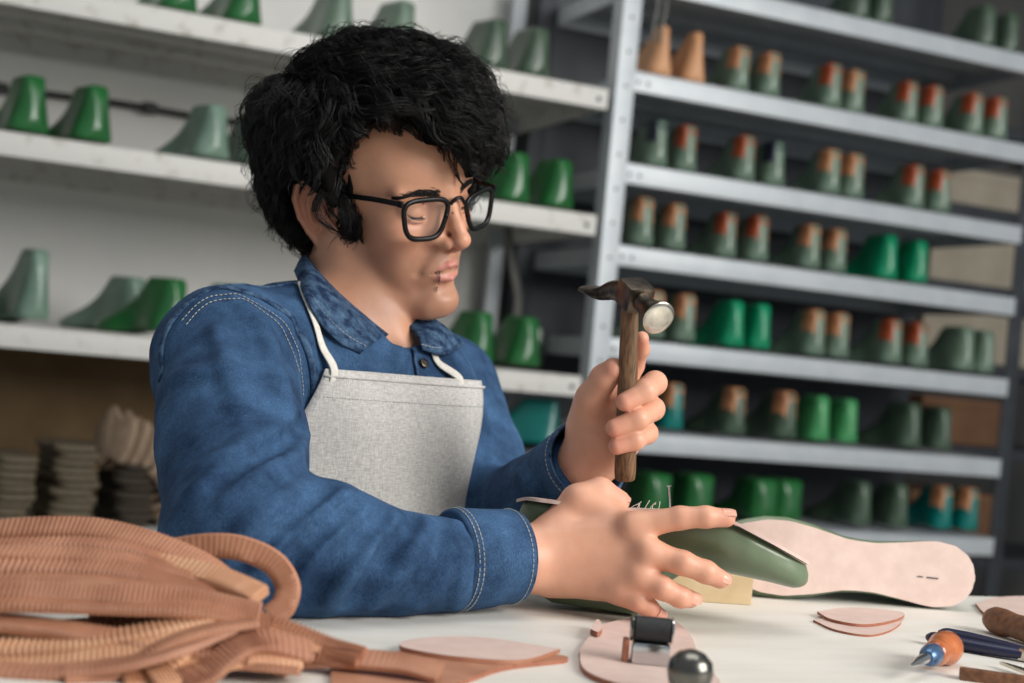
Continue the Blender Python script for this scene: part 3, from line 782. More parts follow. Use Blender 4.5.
flat_piece('leather_sheet', [(560, 653), (480, 641), (420, 642), (400, 650), (450, 660), (520, 664)], .0032, .003, 'leather_pink', 'thin pale leather offcut lying across the rosy sheet', edge='leather_rose')
# ------------------------------------------------------------------ thread roll on steel block
e = empty('thread_roll', tab(649, 663, .004), RANG-.42, 'black thread roll lying on a small bright steel block in front', 'thread')
def cl(mb, nm, mat, par, ang=35): return child_local(mb, nm, M[mat], par, ang)
mb = MB(); mb.box((0, 0, .0076), (.0135, .009, .0076), bev=.0025); b_ = cl(mb, 'steel_block', 'steel_chrome', e); b_['label'] = 'bright steel block under the roll'
mb = MB(); mb.lathe([(.0080, -.0130), (.0088, -.0122), (.0088, .0122), (.0080, .0130)], (0, 0, .0240), (1, 0, 0), 28); cl(mb, 'thread', 'thread_black', e)
for s in (-1, 1):
    mb = MB(); mb.lathe([(.0086, 0), (.0094, .0005), (.0094, .0015), (.0086, .002)], (s*.0132-(.002 if s < 0 else 0), 0, .0240), (1, 0, 0), 28); cl(mb, 'flange', 'steel_dark' if s < 0 else 'steel_chrome', e)
mb = MB(); mb.box((-.0175, 0, .008), (.002, .006, .008), bev=.001); cl(mb, 'bracket', 'leather_edge', e)
# round steel knob
e = empty('steel_knob', tab(687, 706), 0, 'round dark steel knob of a tool standing at the bottom edge', 'tool')
mb = MB(); mb.lathe([(.013, 0), (.014, .003), (.009, .006), (.010, .009), (.0135, .015), (.0150, .022), (.0135, .029), (.0085, .034), (.003, .036), (.0005, .0362)], (0, 0, 0), (0, 0, 1), 36); cl(mb, 'knob', 'steel_dark', e, 60)
mb = MB(); mb.lathe([(.015, 0), (.016, .001), (.016, .003), (.015, .004)], (0, 0, 0), (0, 0, 1), 32); cl(mb, 'collar', 'steel_chrome', e)
# ------------------------------------------------------------------ tools on the right
def tool(name, a, b, label, cat, zr):
    """Empty at point a on the table, local y pointing to b"""
    A = tab(*a); B = tab(*b); d = B-A
    o = empty(name, A+np.array([0, 0, zr]), math.atan2(-d[0], d[1]), label, cat); return o, float(np.linalg.norm(d))
Y3 = (0, 1, 0)
# awl with brown wooden grip, running out of the frame
e, L = tool('awl', (990, 632), (1060, 655), 'awl with a thick brown wooden grip at the right edge', 'awl', .0125)
mb = MB(); mb.lathe([(.004, -.004), (.0095, -.001), (.0122, .006), (.0125, .018), (.0110, .032), (.0115, .05), (.0125, .066), (.0108, .082), (.0075, .09)], (0, 0, 0), Y3, 28); cl(mb, 'grip', 'wood_brown', e, 60)
mb = MB(); mb.lathe([(.0072, .089), (.0074, .102), (.005, .106)], (0, 0, 0), Y3, 22); cl(mb, 'ferrule', 'steel_bright', e)
mb = MB(); mb.lathe([(.0022, .105), (.0018, .14), (.0003, .155)], (0, 0, 0), Y3, 12); cl(mb, 'blade', 'steel_bright', e, 60)
# pliers with navy grips
e, L = tool('pliers', (930, 641), (1030, 662), 'pliers with navy blue plastic grips beside the brown awl', 'pliers', .006)
_pd = math.atan2(0, 1)
for sgn, nm in ((1, 0), (-1, 1)):
    pth = catmull([(sgn*.017, .0 if sgn < 0 else .004, 0), (sgn*.0165, .03, 0), (sgn*.012, .06, .0), (sgn*.006, .082, 0)], 24)
    r_ = np.interp(np.linspace(0, 1, 24), [0, .06, .3, .85, 1], [.0025, .0058, .0062, .0052, .0048])
    mb = MB(); mb.tube(pth, r_, 12, flat=(1.1, .95), up=(0, 0, 1)); h = cl(mb, 'grip', 'plastic_navy', e, 60)
    mb = MB(); mb.box((sgn*.0045, .090, 0), (.0042, .010, .005), np.array(Matrix.Rotation(sgn*.15, 3, 'Z')), bev=.0012)
    mb.box((sgn*.0045, .118, 0), (.0038, .020, .0055), np.array(Matrix.Rotation(sgn*.07, 3, 'Z')), bev=.0012); cl(mb, 'jaw', 'steel_bright', e)
mb = MB(); mb.lathe([(.006, -.006), (.0068, -.0052), (.0068, .0052), (.006, .006)], (0, .098, 0), (0, 0, 1), 20); cl(mb, 'pivot', 'steel_chrome', e)
# awl with orange turned grip
e, L = tool('awl', (947, 663), (897, 690), 'awl with a round glossy orange wooden grip and blue ferrule', 'awl', .0132)
e.scale = (1.08, 1.08, 1.08)
mb = MB(); mb.lathe([(.002, -.006), (.0085, -.004), (.0122, .004), (.0128, .011), (.0105, .019), (.0072, .025), (.0080, .029), (.0098, .034), (.0085, .040), (.0065, .043)], (0, 0, 0), Y3, 30); cl(mb, 'grip', 'wood_orange', e, 70)
simple('ferrule_blue', srgb(96, 126, 160), srgb(70, 98, 136), .3, .6)
M = MATS
mb = MB(); mb.lathe([(.0066, .042), (.0080, .044), (.0080, .052), (.0062, .060), (.0045, .062)], (0, 0, 0), Y3, 22); cl(mb, 'ferrule', 'ferrule_blue', e)
mb = MB(); mb.lathe([(.0040, .061), (.0034, .085), (.0006, .105)], (0, 0, 0), Y3, 14); cl(mb, 'blade', 'steel_chrome', e, 60)
# knife at the corner
e, L = tool('knife', (970, 680), (1040, 690), 'small knife with a brown handle at the bottom right corner', 'knife', .004)
mb = MB(); mb.box((0, .02, 0), (.007, .028, .0045), bev=.002); cl(mb, 'handle', 'wood_brown', e)
mb = MB(); V = [(-.006, .045, -.001), (.006, .045, -.001), (.006, .12, -.001), (-.002, .11, -.001)]; V += [(x, y, .0012) for x, y, z in V]
mb.add(V, [(3, 2, 1, 0), (4, 5, 6, 7), (0, 1, 5, 4), (1, 2, 6, 5), (2, 3, 7, 6), (3, 0, 4, 7)]); cl(mb, 'blade', 'steel_bright', e)
e, L = tool('scissors', (1000, 668), (1070, 692), 'grey steel scissors tip beside the corner knife', 'scissors', .003)
for sg in (-1, 1):
    mb = MB(); V = [(sg*.001, 0, 0), (sg*.008, .05, 0), (sg*.010, .09, 0), (sg*.002, .09, 0)]; V += [(x, y, z+.0025) for x, y, z in V]
    Fq = [(3, 2, 1, 0), (4, 5, 6, 7), (0, 1, 5, 4), (1, 2, 6, 5), (2, 3, 7, 6), (3, 0, 4, 7)]
    mb.add(V, Fq if sg > 0 else [f[::-1] for f in Fq]); cl(mb, 'blade', 'steel_bright', e)
# ------------------------------------------------------------------ heap of leather welt strips in the foreground
SHAPE = None
def strip(ctrl, w=.0075, t=.0022, mat='leather_welt', label=None, up=(0, -.35, 1), ridge=.0008, pitch=.0030, twist=0.0, name='welt_strip'):
    """ctrl: (px, py, depth) points; a ribbon with cross ridges like the photo's grooved welting"""
    C0 = np.array([P(*c) for c in ctrl])
    C0[:, 2] = np.maximum(C0[:, 2], TABLE_Z+t+.0008)
    dense = catmull(C0, 200); L = np.linalg.norm(np.diff(dense, axis=0), axis=1).sum()
    n = int(L/(pitch/4)); n = max(40, min(n, 560))
    pts = catmull(C0, n); T, S, Nn = frames(pts, np.asarray(up, float))
    if twist:
        a = twist*np.linspace(0, 1, n)[:, None]; S, Nn = S*np.cos(a)+Nn*np.sin(a), Nn*np.cos(a)-S*np.sin(a)
    V = []; Fs = []
    for i in range(n):
        rg = ridge*(1 if (i//2) % 2 else -.6)
        prof_ = [(-w, -t), (w, -t), (w+rg*.5, t*.3), (w*.80, t+rg), (w*.3, t+rg*.9), (-w*.3, t+rg*.9), (-w*.80, t+rg), (-w-rg*.5, t*.3)]
        for a, b in prof_: V.append(pts[i]+a*S[i]+b*Nn[i])
    m = 8
    for i in range(n-1):
        for k in range(m):
            k2 = (k+1) % m; Fs.append((i*m+k2, i*m+k, (i+1)*m+k, (i+1)*m+k2))
    Fs.append(tuple(range(m))); Fs.append(tuple((n-1)*m+k for k in range(m))[::-1])
    me = mesh_np(name, V, Fs, smooth=True)
    try: me.set_sharp_from_angle(angle=math.radians(50))
    except Exception: pass
    o = link(name, me, M[mat])
    return tag(o, label or 'tan grooved leather strip tangled in the heap on the table', 'leather strip', 'leather strips in the foreground heap')
W_, PL, RS = 'leather_welt', 'leather_pale', 'leather_rose'
# the curl at the right of the heap
strip([(165, 552, .965), (205, 546, .965), (240, 548, .965), (272, 562, .965), (287, 584, .962), (284, 604, .955), (272, 616, .95)], .0085, .003, W_, 'leather strip curling round in a loop at the right end of the heap', up=(0, -1, .25), ridge=.0002)
strip([(120, 560, .93), (170, 568, .925), (215, 578, .915), (245, 590, .905), (259, 597, .90)], .0095, .0042, PL, 'pale leather strip whose cut end points at the loop', up=(0, -.6, 1), ridge=.0005)
strip([(150, 600, .90), (225, 612, .905), (280, 628, .91), (330, 648, .905), (361, 657, .90)], .009, .003, W_, 'long leather strip reaching furthest right along the table', ridge=.0012)
strip([(90, 612, .90), (190, 628, .90), (260, 640, .90), (330, 655, .90), (360, 661, .90)], .007, .0026, RS, 'lower toothed leather strip ending beside the furthest right one', up=(0, -1, .3), ridge=.0016)
heap = [
 ([(-60, 536, .95), (20, 528, .95), (90, 528, .95), (150, 542, .945), (205, 566, .935), (240, 596, .93)], W_),
 ([(-60, 552, .93), (20, 545, .93), (100, 545, .93), (165, 560, .93), (215, 588, .92)], RS),
 ([(-60, 549, .91), (30, 553, .91), (110, 558, .91), (170, 575, .91), (235, 601, .905)], W_),
 ([(-60, 566, .90), (40, 566, .90), (120, 570, .90), (180, 585, .90), (225, 600, .90)], RS),
 ([(-60, 580, .89), (30, 578, .89), (100, 580, .89), (165, 590, .89), (220, 606, .89)], W_),
 ([(-60, 590, .875), (30, 592, .875), (110, 594, .875), (190, 600, .88), (260, 615, .885)], RS),
 ([(-60, 574, .96), (30, 562, .965), (110, 566, .965), (180, 590, .96), (240, 612, .95)], RS),
 ([(-60, 602, .865), (40, 604, .865), (120, 606, .87), (200, 610, .875), (270, 625, .885)], W_),
 ([(-60, 598, .93), (40, 598, .935), (130, 604, .935), (210, 616, .93), (290, 640, .92)], W_),
 ([(-60, 650, .845), (30, 645, .85), (110, 637, .855), (190, 622, .87), (240, 620, .89), (280, 632, .90), (318, 648, .905)], PL),
 ([(-60, 668, .84), (30, 664, .84), (120, 654, .845), (200, 640, .86), (270, 645, .88), (300, 662, .885)], PL),
 ([(-60, 616, .86), (20, 624, .86), (90, 634, .855), (170, 645, .855), (250, 655, .86)], W_),
 ([(-60, 690, .82), (40, 678, .825), (120, 664, .835), (180, 648, .85), (230, 628, .87)], RS),
 ([(120, 700, .83), (150, 676, .84), (178, 652, .85), (195, 634, .87), (215, 622, .885), (250, 620, .895)], PL),
 ([(60, 700, .82), (110, 672, .835), (160, 645, .85), (205, 630, .86), (255, 622, .875)], W_),
 ([(180, 700, .835), (205, 672, .845), (232, 650, .855), (262, 640, .87), (310, 650, .885)], RS),
 ([(-60, 636, .90), (40, 630, .90), (120, 626, .90), (180, 634, .895), (240, 650, .89), (290, 668, .885)], RS),
 ([(-60, 640, .87), (50, 660, .86), (130, 668, .855), (210, 664, .86), (300, 672, .865)], W_),
 ([(150, 705, .83), (190, 670, .845), (240, 654, .86), (300, 656, .88)], PL),
 ([(-60, 560, .955), (40, 540, .955), (120, 552, .95), (190, 580, .94), (236, 606, .93)], W_),
]
for k, (c, mt) in enumerate(heap):
    strip(c, .0080 if k % 3 else .0095, .0022, mt, up=(0, -.5+.25*((k*7) % 5-2)/2, 1), twist=.5*math.sin(k*2.3), ridge=.0005+.0004*(k % 2))
strip([(276, 664, .91), (330, 657, .905), (400, 662, .90), (440, 672, .895)], .010, .0022, RS, 'flat rosy strip on the table between heap and leather sheet', ridge=.0002)
# thread ends on the held last
for k in range(7):
    x0 = 630+k*4.5; mb = MB()
    mb.tube(catmull([P(x0, 512, 1.236), P(x0+2+2*math.sin(k*2.1), 507-(k % 3), 1.234), P(x0+5+3*math.cos(k*1.7), 504-(k % 4)*1.2, 1.232)], 10), .00035, 5)
    tag(mb.build('thread_end', M['thread_white'], None, smooth=True), 'short white thread end sticking up between the fingers and the insole', 'thread', 'frayed thread ends on the held last')
# ================================================================== the man
HS = .0093                                       # metres per head unit
HT = P(387, 203.3, 1.43)
def _headrot(y, pi_, ro):
    fw = np.array([math.sin(y), -math.cos(y), 0.]); lf = np.array([math.cos(y), math.sin(y), 0.]); up = np.array([0, 0, 1.])
    f2 = fw*math.cos(pi_)-up*math.sin(pi_); u2 = up*math.cos(pi_)+fw*math.sin(pi_)
    return np.stack([f2, lf*math.cos(ro)+u2*math.sin(ro), u2*math.cos(ro)-lf*math.sin(ro)], 1)
HA = _headrot(*[math.radians(a) for a in (52.4, 11.5, 18)])
def H(x, y, z): return HT+HA@(np.array([x, y, z], float)*HS)
def Hv(a): return HT+(np.asarray(a, float)*HS)@HA.T
def Hinv(X): return ((X-HT)@HA)/HS
def hel(c, r, Rl=None): return el(H(*c), np.array(r)*HS, HA if Rl is None else HA@Rl)
def hrc(a, b, ra, rb): return rc(H(*a), H(*b), ra*HS, rb*HS)
def hch(pts, rad, k=0): return chain([H(*p) for p in pts], [r*HS for r in (rad if np.ndim(rad) else [rad]*len(pts))], k*HS)
def U(sd, pr, k): sd.add(pr, k*HS)
def D(sd, pr, k): sd.sub(pr, k*HS)
body = Sdf()
NECK = P(352, 330, 1.452)
U(body, hel((-.9, 0, 4.6), (10.0, 7.5, 8.5)), .1)
U(body, hel((4.2, 0, 5.0), (5.2, 6.2, 5.0)), .8)
U(body, hel((3.3, 0, -1.0), (5.7, 5.9, 6.6)), 1.0)
for s in (-1, 1):
    U(body, hel((5.6, s*4.2, -1.0), (2.3, 1.9, 1.9)), 1.6)
    U(body, hrc((8.3, s*.8, 2.9), (6.8, s*5.0, 3.1), .8, .7), 1.1)
    U(body, hch([(.2, s*6.0, -2.0), (.8, s*5.4, -6.2), (7.5, s*1.5, -9.5)], [1.3, 1.4, 1.4]), 1.6)
    U(body, hel((4.2, s*3.4, -4.4), (3.0, 2.2, 3.2)), 1.6)
U(body, hel((4.0, 0, -6.0), (4.5, 4.7, 4.4)), 1.2)
U(body, hel((7.2, 0, -4.9), (2.4, 2.9, 2.7)), 1.2)
U(body, hel((8.15, 0, -8.85), (1.85, 2.1, 1.85)), 1.3)
body.add(rc(H(5.2, 0, -8.2), H(.5, 0, -10.5), 2.4*HS, 4.0*HS), 1.6*HS)
body.add(rc(H(-2.2, 0, -2), NECK, 5.7*HS, 6.3*HS), 1.6*HS)
body.add(rc(H(-1.5, -6.2, -3.5), P(404, 350, 1.40), 1.5*HS, 1.2*HS), 2.5*HS)
for s in (-1, 1):
    D(body, hel((9.3, s*3.4, 1.5), (1.5, 1.8, 1.0)), 1.3)
    U(body, hrc((8.1, s*1.0, 1.6), (8.75, s*1.35, -1.5), .95, .95), 1.3)
    U(body, hel((6.95, s*3.35, 1.35), (1.36, 1.55, 1.30)), .5)
    # lids: groove along the lash line and fold above
    lid = []
    for a in np.linspace(-1, 1, 9):
        th = a*1.0; lid.append((6.95+1.36*math.cos(th)*.90, s*3.35+1.55*math.sin(th)*.90, .75+.30*abs(a)**2))
    D(body, hch(lid, .09), .08)
    fold = [(x-.15, y, z+1.45-.3*abs(y-s*3.35)/1.5) for x, y, z in lid]
    D(body, hch(fold, .12), .25)
    U(body, hch([(x+.02, y, z-.35) for x, y, z in lid[1:-1]], .22), .3)
U(body, hch([(8.7, 0, 3.2), (9.35, 0, 1.7), (10.4, 0, -.3), (11.05, 0, -1.35)], [.85, .66, .72, .75], .5), .8)
U(body, hel((11.15, 0, -1.7), (.82, .95, .80)), .6)
for s in (-1, 1):
    U(body, hel((9.8, s*1.12, -2.05), (1.0, .60, .70)), .5)
    D(body, hch([(8.95, s*2.0, -1.9), (9.05, s*1.8, -2.6)], .05), .3)
    D(body, hel((10.45, s*.68, -2.80), (.62, .33, .42)), .15)
    D(body, hch([(8.9, s*2.1, -2.9), (8.5, s*2.9, -4.2), (8.0, s*3.2, -5.4)], [.05, .07, .03]), 1.0)
U(body, hrc((11.0, 0, -2.35), (9.7, 0, -3.0), .36, .45), .3)
UL = [(8.2, -2.3, -5.3), (9.2, -1.2, -4.85), (9.72, -.42, -4.55), (9.72, 0, -4.66), (9.72, .42, -4.55), (9.2, 1.2, -4.85), (8.2, 2.3, -5.3)]
LL = [(8.2, -2.2, -5.45), (9.15, -1.2, -5.95), (9.6, 0, -6.15), (9.15, 1.2, -5.95), (8.2, 2.2, -5.45)]
U(body, hch(UL, [.10, .24, .29, .27, .29, .24, .10], .1), .4)
U(body, hch(LL, [.10, .34, .45, .34, .10], .1), .4)
ML = [(8.1, -2.5, -5.42), (9.35, -1.3, -5.32), (10.1, -.5, -5.2), (10.15, 0, -5.26), (10.1, .5, -5.2), (9.35, 1.3, -5.32), (8.1, 2.5, -5.42)]
D(body, hch(ML, [.10, .10, .08, .08, .08, .10, .10]), .18)
D(body, hch([(9.95, 0, -3.4), (10.2, 0, -4.3)], [.18, .22]), .3)
D(body, hel((10.3, 0, -7.3), (.9, 1.5, .4)), 1.0)
# ears
for s in (-1, 1):
    eu = np.array([-.20, 0, .98]); eb = np.array([-.84, s*.54, -.18]); eb -= eu*(eu@eb); eb /= np.linalg.norm(eb)
    en = np.cross(eu, eb)*(1 if s > 0 else -1); en = en if en[1]*s > 0 else -en
    ec = np.array([-3.0, s*7.25, -.25])
    E_ = lambda b_, u_, n_=0.0: tuple(ec+1.2*(eb*b_+eu*u_)+en*n_)
    Rl = np.stack([eb, eu, en], 1)
    ear = [(-.6, .2, .1), (-.8, 1.4, .15), (-.35, 2.6, .2), (.6, 3.05, .3), (1.5, 2.5, .35), (1.85, 1.2, .35), (1.6, -.4, .3), (1.0, -1.7, .2), (.3, -2.7, .1), (-.35, -2.5, 0)]
    U(body, hel(E_(.35, .3, .05), (1.5, 2.7, .42), Rl), .4)
    U(body, hch([E_(*q) for q in ear], [.34, .36, .36, .37, .38, .37, .36, .38, .5, .45], .15), .22)
    D(body, hch([E_(*q) for q in [(.5, 2.35, .5), (1.1, 2.0, .6), (1.28, 1.0, .6), (1.1, -.3, .55)]], .22), .15)
    U(body, hch([E_(*q) for q in [(.25, 1.9, .35), (.72, .7, .42), (.65, -.6, .42), (.1, -1.45, .35)]], [.24, .27, .27, .22], .1), .2)
    D(body, hel(E_(-.05, -.25, .62), (.66, 1.05, .62), Rl), .2)
    U(body, hel(E_(-.78, -.45, .32), (.34, .5, .3), Rl), .25)
# hidden trunk and arms under the shirt
yt = math.radians(57); TF = np.array([math.sin(yt), -math.cos(yt), 0]); TL = np.array([math.cos(yt), math.sin(yt), 0]); TZ = np.array([0, 0, 1.0])
TR = np.stack([TF, TL, TZ], 1)
CC = P(333, 465, 1.44)
S_R = P(227, 360, 1.29); S_L = P(440, 392, 1.60); NB = P(362, 335, 1.45)
E_R = P(238, 545, 1.08); E_L = P(490, 530, 1.47)
W_R = P(545, 560, 1.203); W_L = P(588, 462, 1.305)
M_R = P(390, 563, 1.125)
body.add(el(CC, (.085, .13, .2), TR), .03)
body.add(chain([S_R, NB, S_L], [.040, .045, .040]), .03)
body.add(chain([S_R, E_R, M_R, W_R], [.040, .034, .030, .024]), .02)
body.add(chain([S_L, E_L, W_L], [.040, .034, .024]), .02)
body.add(el(P(330, 640, 1.44), (.09, .12, .2), TR), .03)
# ------------------------------------------------------------------ right hand, near, spread over the held last
def hand_finger(sd, pts, rad, k=.004):
    sd.add(chain([P(*p) for p in pts], rad, .004), k)
RH = dict(index=([(632, 527, 1.186), (680, 518, 1.180), (706, 517, 1.178), (726, 518, 1.180)], [.0118, .0095, .0088, .0078]),
          middle=([(648, 553, 1.180), (683, 563, 1.170), (706, 572, 1.172), (720, 579, 1.178)], [.0120, .0098, .0092, .0080]),
          ring=([(638, 577, 1.180), (662, 588, 1.168), (680, 597, 1.172), (690, 599, 1.178)], [.0118, .0095, .0086, .0076]),
          pinky=([(620, 591, 1.186), (638, 601, 1.174), (649, 608, 1.177), (656, 613, 1.182)], [.0105, .0084, .0076, .0068]))
body.add(rc(P(530, 558, 1.200), P(556, 556, 1.205), .027, .025), .012)
for m, r0, r1 in (((632, 529, 1.192), .017, .0118), ((645, 553, 1.182), .017, .0120), ((634, 577, 1.182), .017, .0115), ((618, 589, 1.188), .016, .0105)):
    st = {529: (556, 541, 1.205), 553: (556, 552, 1.203), 577: (556, 565, 1.203), 589: (556, 575, 1.205)}[m[1]]
    body.add(rc(P(*st), P(*m), r0, r1), .016)
body.add(rc(P(592, 545, 1.205), P(600, 575, 1.205), .016, .014), .016)
for f in RH.values(): hand_finger(body, f[0], f[1], .0035)
for m in ((634, 528, 1.184), (648, 552, 1.173), (638, 577, 1.173), (620, 590, 1.180)):          # knuckles
    body.add(sph(P(*m), .0080), .014)
THR = ([(556, 530, 1.212), (577, 501, 1.216), (600, 491, 1.222), (619, 501, 1.224)], [.0170, .0135, .0115, .0095])
hand_finger(body, *THR, .010)
body.add(rc(P(585, 503, 1.214), P(618, 520, 1.205), .012, .012), .012)                            # web of the thumb
# creases on finger joints
for p in ((683, 513, 1.190), (680, 555, 1.160), (661, 580, 1.160)):
    pass
# ------------------------------------------------------------------ left hand, far, closed on the hammer
HB = P(625, 476, 1.262); HTp = P(630, 300, 1.240)         # hammer handle axis, bottom and top
def hp(t): return HB+(HTp-HB)*t
LHp = P(606, 415, 1.292)
body.add(rc(W_L, P(598, 440, 1.30), .025, .024), .012)
body.add(rc(P(594, 440, 1.302), P(592, 402, 1.300), .021, .017), .016)
body.add(rc(P(606, 445, 1.300), P(632, 400, 1.304), .020, .016), .016)
body.add(rc(P(602, 435, 1.298), P(612, 400, 1.304), .022, .018), .016)
body.add(rc(P(612, 452, 1.296), P(634, 432, 1.302), .016, .013), .014)
LH = dict(index=([(622, 388, 1.306), (634, 366, 1.304), (641, 349, 1.290), (642, 338, 1.276)], [.0116, .0090, .0076, .0062]),
          middle=([(636, 396, 1.302), (655, 383, 1.276), (645, 391, 1.250), (625, 402, 1.243)], [.0118, .0104, .0098, .0084]),
          ring=([(636, 414, 1.300), (653, 409, 1.274), (638, 419, 1.247), (615, 428, 1.244)], [.0114, .0102, .0096, .0084]),
          pinky=([(634, 432, 1.300), (647, 433, 1.274), (635, 440, 1.249), (617, 446, 1.246)], [.0106, .0094, .0088, .0078]))
for f in LH.values(): hand_finger(body, f[0], f[1], .0025)
THL = ([(588, 425, 1.296), (592, 398, 1.278), (604, 378, 1.262), (613, 369, 1.254)], [.0180, .0145, .0120, .0100])
hand_finger(body, *THL, .010)
# ------------------------------------------------------------------ surface of the whole body
BV, BQ = surface(body, HT+np.array([-.42, -.55, -.55]), HT+np.array([.46, .36, .20]), .00125)
BV = relax(BV, BQ, 1, .35)
# skin tints (what stays put on the skin: lips, beard shadow, warmer knuckles and ears)
def skin_tint(V):
    c = np.tile(np.array(srgb(216, 160, 128)[:3]), (len(V), 1)); L = Hinv(V)
    def mixin(mask, col, amt): 
        nonlocal c
        m = (np.clip(mask, 0, 1)*amt)[:, None]; c = c*(1-m)+np.array(srgb(*col)[:3])*m
    g = lambda d, r: np.exp(-(d/r)**2)
    headm = (np.abs(L) < 16).all(1)
    x, y, z = L.T
    beard = headm*np.clip((-1.2-z)/2.5, 0, 1)*np.clip((x-.5)/2.5, 0, 1)*np.clip((11.5+z)/2, 0, 1)
    beard *= 1-np.clip(1-np.abs(y)/1.1, 0, 1)*np.clip((z+4)/1.0, 0, 1)
    mixin(beard, (146, 106, 86), .5)
    mous = headm*g(z+3.9, .7)*g(np.abs(y)-1.2, 1.3)*(x > 7); mixin(mous, (140, 100, 82), .32)
    def segd(pts):
        dd = np.full(len(V), 99.)
        for a, b in zip(pts[:-1], pts[1:]):
            a = np.array(a); b = np.array(b); ab = b-a; t = np.clip(((L-a)@ab)/(ab@ab), 0, 1); dd = np.minimum(dd, np.linalg.norm(L-a-t[:, None]*ab, axis=1))
        return dd
    def segr(pts, rad):
        dd = np.full(len(V), 99.)
        for a, b, ra, rb in zip(pts[:-1], pts[1:], rad[:-1], rad[1:]):
            a = np.array(a); b = np.array(b); ab = b-a; t = np.clip(((L-a)@ab)/(ab@ab), 0, 1); dd = np.minimum(dd, np.linalg.norm(L-a-t[:, None]*ab, axis=1)-(ra+(rb-ra)*t))
        return dd
    dl = np.minimum(segr(UL, [.05, .24, .30, .28, .30, .24, .05]), segr(LL, [.05, .34, .46, .34, .05]))
    mixin(headm*np.clip((.20-dl)/.16, 0, 1), (206, 134, 124), .8)
    mixin(headm*g(segd(ML)-.0, .16), (120, 60, 56), .8)
    for s in (-1, 1):
        mixin(headm*g(np.linalg.norm(L-np.array([6.5, s*4.2, -1.0]), axis=1), 2.4), (212, 140, 116), .35)
        mixin(headm*g(np.linalg.norm(L-np.array([-3.0, s*7.8, .2]), axis=1), 2.6), (206, 128, 106), .5)
        mixin(headm*g(np.linalg.norm(L-np.array([7.9, s*3.35, .6]), axis=1), .9), (170, 112, 96), .3)
    mixin(headm*g(np.linalg.norm(L-np.array([11.2, 0, -1.7]), axis=1), 1.5), (214, 142, 120), .4)
    hands = ~headm
    mixin(hands*1.0, (224, 168, 140), .8)
    for f in list(RH.values())+list(LH.values())+[THR, THL]:
        pts = [P(*p) for p in f[0]]
        mixin(hands*g(np.linalg.norm(V-pts[-1], axis=1), .011), (222, 142, 124), .55)
        mixin(hands*g(np.linalg.norm(V-pts[1], axis=1), .010), (218, 150, 126), .28)
        mixin(hands*g(np.linalg.norm(V-pts[0], axis=1), .013), (218, 154, 130), .15)
    return c
me = mesh_big('person', BV, BQ)
ca = me.color_attributes.new('tint', 'FLOAT_COLOR', 'POINT')
ct = np.ones((len(me.vertices), 4), dtype=np.float32); ct[:, :3] = skin_tint(BV)
ca.data.foreach_set('color', ct.ravel())
man = link('person', me, M['skin'])
tag(man, 'young person with curly black hair in denim shirt and grey apron, gripping a hammer', 'person')
def kid(o): o.parent = man; return o
# ------------------------------------------------------------------ shirt
shirt = Sdf(); torso = Sdf()
def both(pr, k): shirt.add(pr, k); torso.add(pr, k)
both(el(CC, (.112, .163, .172), TR), .03)
both(el(P(330, 640, 1.44), (.118, .155, .28), TR), .05)
both(chain([S_R, P(296, 346, 1.40), P(352, 352, 1.475), S_L], [.061, .062, .058, .058]), .04)
both(rc(P(400, 402, 1.455), P(305, 395, 1.39), .078, .078), .05)
shirt.add(chain([S_R, P(232, 440, 1.185), E_R], [.061, .063, .054]), .03)
shirt.add(chain([E_R, P(318, 548, 1.095), M_R, P(450, 566, 1.160), P(486, 564, 1.176)], [.054, .054, .0435, .0375, .0362]), .025)
shirt.add(chain([S_L, P(470, 460, 1.545), E_L], [.062, .060, .054]), .03)
shirt.add(chain([E_L, P(535, 500, 1.395), P(572, 473, 1.33)], [.052, .045, .036]), .02)
shirt.sub(rc(P(372, 250, 1.43), P(378, 318, 1.43), .066, .060), .010)                 # neck opening
shirt.sub(rc(P(402, 312, 1.40), P(414, 356, 1.345), .026, .008), .006)
base_shirt = Sdf(); base_shirt.ops = list(shirt.ops)
def fold(pts, r=.006, depth=.5, k=.016, op='u'):
    Q = []
    for q in pts:
        X = march(base_shirt, q[0], q[1])
        if X is None: continue
        if Q and np.linalg.norm(X-Q[-1]) > .07: break
        n = grad(base_shirt, X)[0]; Q.append(X+n*(r*(1-2*depth) if op == 'u' else r*(2*depth-1)*-1))
    if len(Q) < 2: return
    Q = catmull(Q, 3*len(Q)); m = len(Q); rr = [r*(.45+.55*math.sin(pi*(i+.6)/(m+.2))) for i in range(m)]
    if op == 'u': shirt.add(chain(Q, rr, .002), k)
    else: shirt.sub(chain(Q, rr, .002), k)
